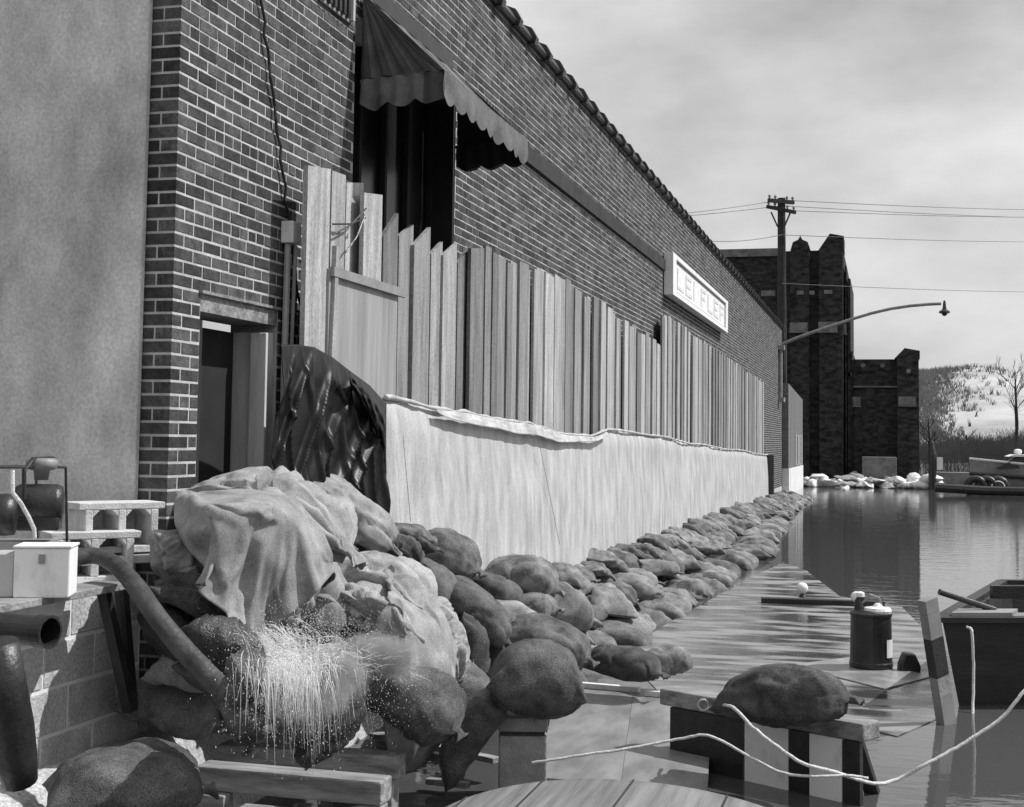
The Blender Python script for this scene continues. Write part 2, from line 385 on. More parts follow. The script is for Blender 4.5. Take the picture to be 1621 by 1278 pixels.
# ------------------------------------------------------------------ stucco building at the left
sb = thing('stucco_building', 'tall plain stucco wall joining the corner of the brick building', 'building', (-3, 6.3, 0))
obj('wall', G().box(-9, -.155, 6.17, 6.215, .3, 9).box(-9, -.32, 6.216, 6.235, .3, 9), M_stucco, sb, bevel=.01)

# low wall of concrete blocks, with the loading platform behind it
CB = 1.115
lw = thing('block_wall', 'low wall of mortared concrete blocks under the pump, beside the corner', 'wall', (-.1, 4, .3))
obj('core', G().box(-.19, -.002, .5, 6.0, .2, CB-.002), mat('block_mortar', .72, .85, .95), lw)
bmesh_cache = None
for r in range(4):
    z0 = CB-.198*(r+1)+.006; y = 6.0-(.0 if r % 2 else .2)
    first_b = True
    if not r % 2: obj('block', G().box(-.2, 0.002+.003*(r%2), 5.805, 6.0, z0, z0+.184), M_cwall, lw, bevel=.006)
    while y > 1.0:
        obj('block', G().box(-.2, rng.uniform(0, .004), y-.388, y-.006, z0, z0+.184), M_cwall, lw, bevel=.006); y -= .394
obj('platform', G().box(-6, -.21, .5, 6.16, .2, CB-.03), M_conc, lw)

# ------------------------------------------------------------------ awning
aw = thing('awning', 'striped canvas awning with scalloped valance over the boarded window', 'awning', (.3, 9.7, 4.0))
AY0, AY1, AX, AZT, AZB = 8.615, 10.83, .62, 4.79, 4.20
def twomat(o, idx):
    o.data.materials.append(M_stripe_d)
    for p in o.data.polygons: p.material_index = idx(p)
def sidefn(y, s):
    def f(u, v):
        x = .035+(AX-.035)*u; zb = AZB+.03*u
        zt = AZT-(AZT-zb)*u
        p = Vector((.035+(x-.035)*v, y, AZT-.0+(zb-AZT)*v))
        p.y += s*.03*math.sin(u*26)*v*(1-.3*v) + .02*noise.noise((u*7, v*3, y))*v
        return p
    return f
for y, s in ((AY0, -1), (AY1, 1)):
    nu, nv = 49, 14
    o = obj('side_panel', G().grid(sidefn(y, s), nu, nv), M_stripe_w, aw, smooth=True)
    twomat(o, lambda p, nu=nu: 1 if ((p.index % (nu-1))//6) % 2 == 0 else 0)
    def val(u, v, y=y, s=s):
        x = .035+(AX-.035)*u; zb = AZB+.03*u-.004
        sc = .17+.045*abs(math.sin(u*3*math.pi))
        return Vector((x, y+s*(.012*math.sin(u*31)+.05*v*noise.noise((u*4, 1, y)))-s*.0, zb-sc*v))
    o = obj('valance', G().grid(val, 49, 6), M_stripe_w, aw, smooth=True)
    twomat(o, lambda p: 1 if ((p.index % 48)//12) % 4 == 3 else 0)
def front(u, v):
    y = AY0+(AY1-AY0)*u; x = .035+(AX-.035)*v; z = AZT+(AZB+.03-AZT)*v-.03*math.sin(math.pi*v)*1.0+.006*math.sin(u*40)
    return Vector((x, y, z))
o = obj('canopy', G().grid(front, 49, 8), M_stripe_w, aw, smooth=True); twomat(o, lambda p: 1 if ((p.index % 48)//6) % 2 == 1 else 0)
def fval(u, v):
    y = AY0+(AY1-AY0)*u; sc = .17+.045*abs(math.sin(u*9*math.pi))
    return Vector((AX+.004+.03*v*noise.noise((u*6, v, 2)), y, AZB+.03-sc*v))
o = obj('valance', G().grid(fval, 91, 6), M_stripe_w, aw, smooth=True)
obj('underside_shade', G().grid(lambda u, v: front(u, v)+Vector((-.006, 0, -.02)), 20, 8), M_inside, aw, smooth=True)  # near-black sheets added inside the canvas; they paint in the underside's shade
obj('underside_shade', G().grid(lambda u, v: sidefn(AY1-.04, 0)(u, v), 20, 8), M_inside, aw, smooth=True)
obj('underside_shade', G().grid(lambda u, v: val(u, v)+Vector((0, -.07, 0)), 49, 4), M_inside, aw, smooth=True)
obj('frame', G().tube([(.02, AY0+.03, AZB-.01), (AX-.02, AY0+.03, AZB), (AX-.02, AY1-.03, AZB), (.02, AY1-.03, AZB-.01)], .012, 8), M_steel, aw)

# ------------------------------------------------------------------ plank barrier
pb = thing('plank_barrier', 'barrier of upright planks set against the brick wall behind white sheeting', 'barrier', (.1, 24, .2))
def plank(y0, y1, za, zb, x, th=.028, m=None, zb0=.25):
    g = G(); g.extr([(x, y0, zb0), (x, y1, zb0), (x, y1, zb), (x, y0, za)], (th, 0, 0))
    return obj('plank', g, m or M_wood, pb)
prng = random.Random(11)
def pk(pa, ya, pb_, yb, x, th=.03):
    a = onx(pa, ya, x+th); b = onx(pb_, yb, x+th)
    plank(a.y, b.y-.004, a.z, b.z, x, th)
for (pa, ya, pb2, yb, x) in ((488,262,524,268,.16),(526,270,548,278,.11),(549,289,576,290,.05),(577,305,606,309,.13),(607,374,631,338,.10),(632,374,655,356,.07),
      (656,388,682,360,.10),(683,402,701,383,.08),(702,404,724,385,.10),(725,416,745,392,.06),(746,393,767,393,.11)):
    pk(pa, ya, pb2, yb, x)
y = onx(768, 395, .12).y; i = 0
topk = [(11.3,3.44),(11.8,3.42),(14.2,3.52),(21.1,3.27),(21.2,3.76),(31,3.62),(40.2,3.49),(41,3.48)]
def top_at(y):
    for (a, b), (c_, d) in zip(topk, topk[1:]):
        if a <= y <= c_: return b+(d-b)*(y-a)/(c_-a)
    return topk[-1][1]
while y < 40.0:
    w = prng.choice((.24, .29, .29, .19, .34)); x = .09+(.022 if i % 2 else 0)+prng.uniform(-.012, .012)
    z = top_at(y+w/2)+prng.uniform(-.045, .03)
    plank(y, y+w-.006, z, z+prng.uniform(-.01, .01), x, .028)
    y += w-(.03 if i % 2 else 0); i += 1
ply_a, ply_b = onx(520, 425, .20), onx(628, 461, .20)
obj('plywood_panel', G().extr([(.19, ply_a.y, .5), (.19, ply_b.y, .5), (.19, ply_b.y, ply_b.z), (.19, ply_a.y, ply_a.z)], (.016, 0, 0)), M_ply, pb)
obj('rail', G().box(.207, .235, ply_a.y+.01, ply_b.y+.1, ply_a.z-.045, ply_a.z+.012), M_midgrey, pb)
p = onx(484, 440, .12); obj('prop', G().beam((.215, 7.66, .5), (.215, 7.80, 2.95), .03, .05), M_wood, pb)
for (a, b) in (((527,355),(578,345)),((527,372),(580,330)),((547,400),(578,340))):
    pa, pb3 = onx(a[0], a[1], .18), onx(b[0], b[1], .18)
    obj('tie_wire', G().tube([pa, (pa+pb3)/2+Vector((.01,0,-.02)), pb3], .006, 5), M_black, pb)

# ------------------------------------------------------------------ white sheeting
keys = [(612,628),(700,648),(820,668),(900,688),(935,690),(965,680),(1040,690),(1100,703),(1160,712),(1215,720)]
kz = [(onx(a, b, .34).y, onx(a, b, .34).z) for a, b in keys]
SY0, SY1 = kz[0][0], kz[-1][0]
def sheet_top(y):
    for (a, b), (c_, d) in zip(kz, kz[1:]):
        if a <= y <= c_:
            t = (y-a)/(c_-a); t = t*t*(3-2*t); return b+(d-b)*t
    return kz[-1][1] if y > kz[-1][0] else kz[0][1]
def sheetfn(u, v):
    y = SY0+(SY1-SY0)*(u**1.5); zt = sheet_top(y); z = zt*(1-v)-.05*v
    f = 1-abs(noise.noise((y*3.1, z*.25, 4)))*2; f2 = noise.noise((y*11, z*.5, 9))
    x = .33+.07*v+.013*f*min(1, .3+v*2)+.004*f2+.03*noise.noise((y*.7, z*1.2, 2))
    if v < .06: x -= .03*(1-v/.06)
    return Vector((x, y, z+(.012*noise.noise((y*5, 0, 0)) if v < .02 else 0)))
o = obj('sheeting', G().grid(sheetfn, 700, 30), M_sheet, smooth=True)
for (a_, b_) in (((852,694),(886,862)),((638,690),(650,826))):
    P_ = [onx(a_[0]+(b_[0]-a_[0])*t/6, a_[1]+(b_[1]-a_[1])*t/6, .385+.035*t/6) for t in range(7)]; obj('crease', G().tube(P_, .0025, 4), M_midgrey, o)
tag(o, 'white plastic sheeting hung along the planks above the sandbag dike', 'sheeting')
sm = o.modifiers.new('thick', 'SOLIDIFY'); sm.thickness = .006
# rolled upper hem
rim = []
for i in range(420):
    y = SY0+(SY1-SY0)*(i/419)**1.5; rim.append((.335+.012*noise.noise((y*2.5, 1, 1)), y, sheet_top(y)+.012*noise.noise((y*4, 5, 5))))
h = obj('hem', G().tube(rim, [.010+.010*(.5+noise.noise((q[1]*3, 7, 7))) for q in rim], 8), M_sheet, o, smooth=True)
# loose upper flap sagging between hem and wall
def flap(u, v):
    y = onx(690, 645, .37).y*(1-u)+onx(960, 680, .37).y*u; zt = sheet_top(y)-.01
    drop = .03+.08*math.sin(math.pi*u**.7)*(.8+.3*noise.noise((u*6, 0, 0)))
    return Vector((.372+.03*v+.012*noise.noise((y*4, v*3, 3)), y, zt-drop*v))
fl = obj('flap', G().grid(flap, 120, 8), M_sheet, o, smooth=True); fl.modifiers.new('thick', 'SOLIDIFY').thickness = .005
pp = onx(604, 690, .36); obj('corner_post', G().box(.31, .37, pp.y-.10, pp.y-.03, .3, 1.72), M_white, o)
obj('end_gap', G().box(.16, .5, SY1+.02, SY1+.25, 0, 1.45), M_black, o)  # black box standing in for the dark gap at the sheeting's end

# black tarpaulin over the gap between doorway and sheeting
tp = [(446,546),(470,545),(498,550),(528,566),(560,592),(588,618),(611,640)]
bt = [(424,800),(452,800),(480,805),(510,812),(545,822),(575,835),(602,850)]
def tarpfn(u, v):
    i = min(5, int(u*6)); t = u*6-i
    a = Vector(tp[i]).lerp(Vector(tp[i+1]), t); b = Vector(bt[i]).lerp(Vector(bt[i+1]), t)
    p = a.lerp(b, v); d = .27+.13*u
    w = onx(p.x, p.y, d)
    f = 1-2*abs(noise.noise((u*5+v*1.5, v*1.2, 3)))
    bulge = .03*math.sin(math.pi*min(1, v*1.6))*math.sin(math.pi*u)
    f2 = max(0, 1-3*abs(noise.noise((u*6+v*2.2, v*.7, 6))))**1.3; f3 = max(0, 1-4*abs(noise.noise((u*10-v*1.5, v*1.1, 2))))**1.3
    return w+Vector((1, -.5, 0))*(.05*f2*min(1, v*3)+.028*f3*min(1, v*3)+.02*noise.noise((u*3, v*2, 1))+bulge)
o = obj('tarpaulin', G().grid(tarpfn, 120, 90), M_tarp, smooth=True); tag(o, 'black plastic tarpaulin draped between the doorway and the white sheeting', 'tarpaulin')
o.modifiers.new('thick', 'SOLIDIFY').thickness = .004
a, b = onx(611, 640, .40), onx(606, 705, .40)
def cuff(u, v):
    q = [Vector((555,588)),Vector((585,610)),Vector((612,640))]; i = min(1, int(u*2)); t = u*2-i
    s = q[i].lerp(q[i+1], t); e = s+Vector((-2, 20+60*u)); p = s.lerp(e, v)
    return onx(p.x, p.y, .43+.05*math.sin(v*math.pi)+.02*noise.noise((u*8, v*5, 8)))
c2 = obj('cuff', G().grid(cuff, 30, 20), M_tarp, o, smooth=True); c2.modifiers.new('thick', 'SOLIDIFY').thickness = .004

# ------------------------------------------------------------------ shop sign on the far wall
sa, sbt = onx(1064, 399, .14), onx(1151, 478, .14); zc0, zc1 = onx(1065, 467, .14).z, sa.z
sg = thing('sign', 'long white painted sign board with faint lettering on the brick wall', 'sign', (.08, (sa.y+sbt.y)/2, zc0))
obj('board', G().box(.012, .12, sa.y, sbt.y, zc0, zc1), M_white, sg)
fw = .07
obj('frame', G().box(.122, .16, sa.y, sbt.y, zc1-fw, zc1).box(.122, .16, sa.y, sbt.y, zc0, zc0+fw).box(.122, .16, sa.y, sa.y+.35, zc0+fw, zc1-fw).box(.122, .16, sbt.y-.35, sbt.y, zc0+fw, zc1-fw), M_white, sg)
obj('border', G().box(.121, .127, sa.y+.36, sbt.y-.36, zc1-fw-.035, zc1-fw-.002).box(.121, .127, sa.y+.36, sbt.y-.36, zc0+fw+.002, zc0+fw+.035), M_midgrey, sg)
ly = sa.y+.7
for ch in 'LEHFLEF':
    w = .78; z0, z1 = zc0+.17, zc1-.17; mid = (z0+z1)/2; s = .12; hgt = .055
    g = G(); b_ = lambda ya, yb, za, zb: g.box(.121, .128, ly+ya, ly+yb, za, zb)
    b_(0, s, z0, z1)
    if ch in 'LE': b_(s+.001, w, z0, z0+hgt)
    if ch in 'EFR': b_(s+.001, w*.9, z1-hgt, z1); b_(s+.001, w*.75, mid-hgt/2, mid+hgt/2)
    if ch == 'R': b_(w*.9+.001, w*.9+s, mid, z1); g.extr([(.121, ly+.35, mid-.03), (.121, ly+.5, mid-.03), (.121, ly+w, z0), (.121, ly+w-.15, z0)], (.007, 0, 0))
    obj('letter', g, M_faint, sg, fix=True); ly += 1.03

# ------------------------------------------------------------------ far dark building
db = thing('dark_hall', 'tall sooty brick hall with gabled pinnacles standing in the flood', 'building', (1, 66, 0))
DY = 62.0
def P(px, py, y=DY): return ony(px, py, y)
def dbox(name, px0, py0, px1, py1, d0, d1, m=M_bdark, par=db, zb=None):
    a, b = P(px0, py0, DY), P(px1, py1, DY)
    z0 = b.z if zb is None else zb
    return obj(name, G().box(a.x, b.x, DY+d0, DY+d1, z0, a.z), m, par)
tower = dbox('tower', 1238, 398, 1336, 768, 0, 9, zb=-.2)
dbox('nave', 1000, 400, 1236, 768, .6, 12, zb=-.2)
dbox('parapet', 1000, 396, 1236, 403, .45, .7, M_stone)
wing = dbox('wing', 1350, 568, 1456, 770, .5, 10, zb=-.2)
for (x0, x1, yt, yb) in ((1337,1341,420,780),(1341.2,1347,440,780),(1347.2,1350,555,780)):
    dbox('buttress', x0, yt, x1, yb, .3, 7, zb=-.2)
def gable(px0, px1, pyb, pyt, flat=None, d0=-.35, d1=1.4):
    a, b, t = P(px0, pyb), P(px1, pyb), P((px0+px1)/2, pyt)
    if flat: 
        c_ = P(flat, pyt); poly = [(a.x, DY+d0, a.z), (b.x, DY+d0, b.z), (b.x, DY+d0, c_.z), (c_.x, DY+d0, c_.z+.12)]
    else: poly = [(a.x, DY+d0, a.z), (b.x, DY+d0, b.z), (b.x-.12*(b.x-a.x), DY+d0, a.z+.55*(t.z-a.z)), (t.x+.22*(b.x-a.x)*.5, DY+d0, a.z+.72*(t.z-a.z)), (t.x, DY+d0, t.z), (t.x-.22*(b.x-a.x)*.5, DY+d0, a.z+.72*(t.z-a.z)), (a.x+.12*(b.x-a.x), DY+d0, a.z+.55*(t.z-a.z))]
    obj('gable', G().extr(poly, (0, d1-d0, 0)), M_bdark, db)
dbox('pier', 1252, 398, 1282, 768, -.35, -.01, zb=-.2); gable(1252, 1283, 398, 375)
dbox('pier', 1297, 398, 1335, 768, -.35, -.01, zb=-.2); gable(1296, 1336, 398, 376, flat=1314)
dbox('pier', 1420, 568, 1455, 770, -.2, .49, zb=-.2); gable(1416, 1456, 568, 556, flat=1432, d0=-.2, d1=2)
dbox('string_course', 1350, 610.5, 1456, 613, .38, .49, M_stone); 
for (a, b, c_, d) in ((1206,462,1228,470),(1262,462,1273,468),(1282,462,1290,468),(1305,461,1318,467)): dbox('stone_panel', a, b, c_, d, -.42, -.36, M_stone)
for (a, b, c_, d, e) in ((1251,512,1279,526,-.42),(1296,511,1326,526,-.42),(1330,513,1340,528,.0),(1345,628,1362,642,.40),(1422,628,1450,642,-.25)):
    w = dbox('window', a, b, c_, d, e, e+.05, M_stone); dbox('sill', a-1, d+.3, c_+1, d+2, e-.06, e+.05, M_stone, w)
for (a, b) in ((1345,592),(1366,578),(1397,578),(1438,588)): 
    q = P(a, b); obj('boss', G().lathe((q.x, DY+.30 if a < 1410 else DY-.26, q.z), [(.10,0),(.09,.05)], 10, (0,1,0)), M_stone, db)
# lower windows, in the same dark brick colour as the walls
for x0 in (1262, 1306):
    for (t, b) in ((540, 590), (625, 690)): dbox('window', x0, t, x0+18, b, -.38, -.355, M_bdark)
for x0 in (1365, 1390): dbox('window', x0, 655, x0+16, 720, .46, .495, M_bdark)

# ------------------------------------------------------------------ utility pole, wires, street lamp
up = thing('utility_pole', 'wooden utility pole with crossarms beside the far end of the brick building', 'utility pole', (-.2, 52, 0))
PT = ony(1237, 314, 52)
obj('pole', G().tube([(PT.x+.05, 52, -.3), (PT.x, 52, PT.z)], [.20, .14], 12), M_bark, up)
ad = Vector((.35, -1, 0)).normalized()
for z, L in ((PT.z-.45, 1.3), (PT.z-.15, 1.0)):
    q = Vector((PT.x, 51.82, z)); d2 = Vector((.75, -.66, -.28)) if z < PT.z-.3 else Vector((.8, .6, 0))
    arm = obj('crossarm', G().beam(q-d2*L*.55, q+d2*L*.55, .12, .14), M_bark, up)
    for s in (-.5, -.25, .25, .5): 
        e = q+d2*L*s; obj('insulator', G().lathe((e.x, e.y, e.z+.07), [(.03,0),(.03,.05),(.06,.06),(.05,.12),(.02,.15)], 8), M_steel, arm)
for s in (-1, 1): obj('brace', G().beam((PT.x+s*.12, 51.8, PT.z-1.1), (PT.x+s*.36, 51.75, PT.z-.55), .05, .05), M_bark, up)
wl_ = [((1237,317),(1621,322),(900,352)),((1237,326),(1621,334),(880,352)),((1237,333),(1621,334),None),((1238,372),(1621,373),(1100,381)),((1238,449),(1621,452),None)]
for i, (a, b, c_) in enumerate(wl_):
    A = ony(*a, 52-.1*i); B = ony(*b, 56); path = [A.lerp(A+(B-A)*2.2, t/14)+Vector((0,0,-.25*math.sin(math.pi*t/14))) for t in range(15)]
    names = ['topmost thin power wire running from the pole over the water', 'second thin power wire below the topmost on the pole', 'third thin power wire running from the pole crossarm', 'thin wire leaving the pole just below the crossarms', 'lowest thin wire passing behind the dark hall tower']
    if c_:
        C_ = ony(*c_, 46); path = [C_.lerp(A, t/8)+Vector((0,0,-.12*math.sin(math.pi*t/8))) for t in range(8)]+path
    tag(obj('power_wire', G().tube(path, .011, 5), M_black), names[i], 'wire', 'overhead wires')
sl = thing('street_lamp', 'street lamp on a long curved arm reaching over the flooded street', 'street lamp', ony(1240, 545, 51.7))
ap = [(1238,545),(1262,535),(1290,525),(1320,515),(1350,505),(1380,496),(1410,489),(1440,484.5),(1468,482),(1490,481)]
obj('arm', G().tube([ony(a, b, 51.7) for a, b in ap], .055, 8), M_steel, sl)
q = ony(1495, 482, 51.7)
hd = obj('lamp_head', G().lathe((q.x, q.y, q.z-.28), [(.10,-.06),(.20,-.02),(.19,.03),(.08,.10),(.06,.2),(.05,.33),(.03,.42)], 12), M_black, sl)
obj('bulb', G().lathe((q.x, q.y, q.z-.42), [(.02,0),(.08,.03),(.09,.07),(.05,.09)], 10), M_glass, hd)

# ------------------------------------------------------------------ sandbags
def bag_mesh(L, W, H, seed, nu=30, nv=22, fold=.0, tie=True, bend=0., lump=.10, flat=.7, pinch=2.6, fdir=1.0):
    """a slumped sack: flat sewn end with ears, the other end gathered or sewn, lumps, creases and pleats"""
    off = seed*13.7; a = L/2; rr = random.Random(seed)
    sect = []
    for i in range(nu+1):
        q = -math.cos(math.pi*i/nu)*.5-.5+i/nu if False else -1+2*(i/nu)
        q = math.copysign(abs(q)**.85, q)
        ry = .80+.20*max(0, 1-abs(q)**3.2)**.6; rz = max(.045, max(0, 1-abs(q)**pinch)**.62)
        ear = 1.0
        if tie and q > .5:
            t = (q-.5)/.5
            if t < .72: k = 1-(t/.72)**2*.84; ry, rz = ry*k, max(.14, rz*(1-.35*t)) if t < .6 else .17
            elif t < .84: ry, rz = .14, .15
            else: ry, rz = .14+.28*(t-.84)/.16, .13
            ear = 0
        sect.append((q, ry, rz, ear))
    v = []; f = []; n = nv; kx = 1.0+.06*rr.random()
    for (q, ry, rz, ear) in sect:
        x = q*a*(1.12 if tie and q > .5 else 1.0)
        for k in range(n):
            an = 2*math.pi*k/n; ca, sa = math.cos(an), math.sin(an); e = .82
            cy = math.copysign(abs(ca)**e, ca); cz = math.copysign(abs(sa)**e, sa)
            y, z = cy*W/2*ry, cz*H/2*rz
            if z < 0: z *= flat
            nn = Vector((.0, cy*.8, cz)); nn.normalize()
            body = min(1, rz*1.6)
            kk = 1.25/max(L, W); lp = lump*H*(noise.noise((x*kk*2.2+off, y*kk*2.2, z*kk*2.2+off*.3))+.5*noise.noise((x*kk*5+off, y*kk*5, z*kk*5-off)))*body
            wr = .05*H*math.cos(y/W*34+off+3*noise.noise((q*3, y/W*2+off, 0)))*abs(q)**4*body*1.4
            cr = 0
            if not fold:
                k3 = 1.1/max(L, W); cr = -.075*H*max(0, 1-7*abs(noise.noise((x*k3*2.4+off, y*k3*2.4, z*k3*2.4+off))))**1.4*body
            fo = 0
            if fold:
                wv = an+.55*noise.noise((x/L*2.4+off, 0, off)); xx = x/L*1.1*fdir
                d = 1-3.2*abs(noise.noise((math.cos(wv)*1.9+off, math.sin(wv)*1.9, xx)))
                d2 = 1-4.0*abs(noise.noise((math.cos(wv)*4.2, math.sin(wv)*4.2+off, xx*1.7+3)))
                d3 = noise.noise((math.cos(an)*1.1, math.sin(an)*1.1+off, x/L*1.6))
                fo = fold*(-1.0*max(0, d)**1.6-.55*max(0, d2)**1.6+.9*d3+.25)*body
            p = Vector((x, y, z))+nn*(lp+wr+cr+fo)
            if ear: p.x += math.copysign(.05*L*abs(cy)**3*abs(q)**6, q)
            p.z -= bend*q*q*H+.10*H*abs(q)**4
            p.y += .07*W*noise.noise((q*1.3, off, 0))
            p.x += .04*L*noise.noise((y/W*1.5, off, 5))
            v.append(tuple(p))
    m = len(sect)
    for i in range(m-1):
        for k in range(n): f.append((i*n+k, i*n+(k+1)%n, (i+1)*n+(k+1)%n, (i+1)*n+k))
    f += [tuple(range(n-1,-1,-1)), tuple((m-1)*n+k for k in range(n))]
    me = bpy.data.meshes.new('sandbag'); me.from_pydata(v, [], f)
    bm = bmesh.new(); bm.from_mesh(me); bmesh.ops.recalc_face_normals(bm, faces=bm.faces); bm.to_mesh(me); bm.free()
    me.shade_smooth(); return me

def img_rot(phi, psi, roll=0):
    ph, ps = R(phi), R(psi)
    h = CR*math.cos(ps)+CF*math.sin(ps)
    X = (h*math.cos(ph)-CU*math.sin(ph)).normalized()
    Y = CU.cross(X)
    if Y.length < .05: Y = CF.copy()
    Y.normalize(); Z = X.cross(Y)
    M = Matrix((X, Y, Z)).transposed()
    return (M @ Matrix.Rotation(R(roll), 3, 'X')).to_euler()
NB = [0]
def sack(px, py, plane, Lp, Hp, label, m=None, phi=0, psi=0, roll=0, W=None, group='sandbags heaped at the doorway', name='sandbag', **kw):
    ax, val = plane; p = on(px, py, 'xyz'.index(ax), val); Z = depth(p); NB[0] += 1
    L, H = Lp*Z/FPX, Hp*Z/FPX; L *= .94
    me = bag_mesh(L*1.06, W or max(H*1.25, L*.55), H*.92, NB[0], **kw); me.materials.append(m or M_burlap)
    o = bpy.data.objects.new(name, me); COL.objects.link(o); o.location = p; o.rotation_euler = img_rot(phi, psi, roll)
    PROX.append((o, L, W or max(H*1.25, L*.55), H, NB[0], dict(kw)))
    return tag(o, label, 'sandbag', group)
PROX = []
HI = dict(nu=64, nv=48)
# heap in front of the doorway
sack(405, 885, ('x', .62), 250, 190, 'upright pale canvas sack leaning on the heap right of the brick corner', M_canvas, phi=58, psi=25, fold=.065, bend=.1, **HI)
sack(440, 806, ('x', .46), 290, 120, 'creased pale canvas sack slumped on top of the heap below the door', M_canvas, phi=17, psi=-15, fold=.085, bend=.25, tie=True, **HI)
sack(548, 815, ('x', .46), 190, 95, 'pale canvas sack sloping down from the heap towards the white sheeting', M_canvas, phi=33, psi=10, fold=.04, **HI)
sack(395, 778, ('x', .30), 150, 36, 'thin folded canvas sack tucked at the very top of the heap', M_canvas, phi=-3, fold=.04)
sack(522, 842, ('x', .62), 80, 56, 'small dark sack end poking out below the sloping canvas sack', M_burlap_dark, phi=15, psi=-50, tie=False)
sack(505, 925, ('x', .60), 130, 90, 'bright smooth sack wedged in the heap behind the spray', M_canvas, phi=70, psi=20, tie=False, W=.35)
sack(612, 878, ('x', .62), 128, 70, 'dark bottomed sack with ragged pale top above the knotted canvas sack', M_burlap_dark, phi=14, psi=-5, fold=.05, **HI)
sack(640, 856, ('x', .45), 120, 46, 'crumpled sack mouth lying at the foot of the tarpaulin', M_burlap, phi=12, fold=.07, **HI)
sack(708, 880, ('x', .50), 120, 90, 'plump grey sack resting against the near end of the white sheeting', M_burlap, phi=20, psi=-10, fold=.02, **HI)
sack(598, 935, ('x', .80), 200, 120, 'broad pale canvas sack gathered into a knot in the middle of the heap', M_canvas, phi=14, psi=-15, fold=.075, **HI)
sack(610, 985, ('x', .95), 190, 90, 'pale pleated canvas sack lying under the knotted one', M_canvas, phi=28, psi=-20, fold=.07, **HI)
sack(690, 1020, ('x', 1.02), 150, 112, 'bright pleated canvas sack hanging down at the front right of the heap', M_canvas, phi=62, psi=-20, fold=.07, W=.36, **HI)
sack(748, 1030, ('x', 1.05), 105, 60, 'narrow dark sack standing behind the bright pleated one', M_burlap_dark, phi=80, psi=0, W=.3)
sack(775, 1035, ('x', 1.0), 95, 55, 'dark sack shaded between the heap and the pier', M_burlap_dark, phi=75, psi=10, W=.3)
sack(748, 966, ('x', .92), 158, 78, 'smooth dark sack sliding down in front of the sheeting', M_burlap_dark, phi=38, psi=-10, lump=.05, **HI)
sack(795, 945, ('x', .80), 110, 60, 'dark sack half hidden behind the smooth sliding one', M_burlap_dark, phi=35, psi=-10)
sack(826, 914, ('x', .66), 128, 78, 'grey sack with tied mouth at the near end of the dike', M_burlap, phi=10, psi=-10, bend=.1, **HI)
sack(838, 966, ('x', .98), 98, 60, 'grey sack under the tied one at the near end of the dike', M_burlap, phi=-6, psi=-10, **HI)
sack(868, 1022, ('x', 1.28), 150, 86, 'large creased sack lying behind the sack on the pier', M_burlap, phi=14, psi=-15, fold=.02, **HI)
# filling of the heap
for i, (px, py, x) in enumerate(((470,880,.40),(560,900,.42),(650,930,.55),(700,960,.62),(560,1000,.60),(470,980,.58),(640,1040,.8),(380,950,.5),(500,1060,.7),(600,1090,.9),(700,1090,1.0),(440,1100,.7),(330,1060,.5),(790,1000,.9),(860,960,.7))):
    sack(px, py, ('x', x), 170, 100, 'sack packed inside the heap under the other sacks', M_burlap, phi=-10+i*7 % 25, psi=20-i*11 % 50)
# wet sacks round the spray
sack(282, 893, ('x', .30), 120, 95, 'bright flat sack pressed against the brick corner', M_canvas, phi=60, psi=20, fold=.03, tie=False, W=.2, **HI)
sack(330, 962, ('x', .55), 180, 90, 'wet burlap sack below the bright flat one', M_burlap_dark, phi=28, psi=10, fold=.03, **HI)
sack(268, 1000, ('x', .35), 110, 100, 'dark wet sack squeezed beside the end of the block wall', M_wet, phi=60, psi=30)
sack(360, 1015, ('x', .75), 130, 80, 'wet sack crossed by the leaning plank', M_wet, phi=25, psi=0, fold=.02)
sack(335, 1082, ('z', .74), 120, 50, 'long thin wet sack under the lower end of the leaning plank', M_wet, phi=30, psi=-10)
sack(285, 1118, ('z', .56), 165, 120, 'plump sack beside the foot of the block wall', M_burlap, phi=12, psi=-15, lump=.12, **HI)
sack(206, 1246, ('z', .46), 245, 140, 'large black wet sack slumped on the sandy ground before the block wall', M_burlap_dark, phi=2, psi=20, lump=.08, flat=.5, fold=.010, W=.55, **HI)
sack(395, 1105, ('x', 1.12), 150, 118, 'black wet sack standing under the falling water', M_wet, phi=84, psi=0, W=.36, **HI)
sack(505, 1115, ('x', 1.22), 165, 150, 'upright wet sack with water running down its front', M_wet, phi=88, psi=0, W=.4, tie=False, **HI)
sack(665, 1120, ('x', 1.35), 150, 125, 'wet grey sack at the right edge of the splash', M_burlap_dark, phi=25, psi=-15, fold=.015, **HI)
sack(600, 1060, ('x', 1.15), 150, 70, 'wet sack under the spreading splash', M_burlap_dark, phi=20, psi=-10)
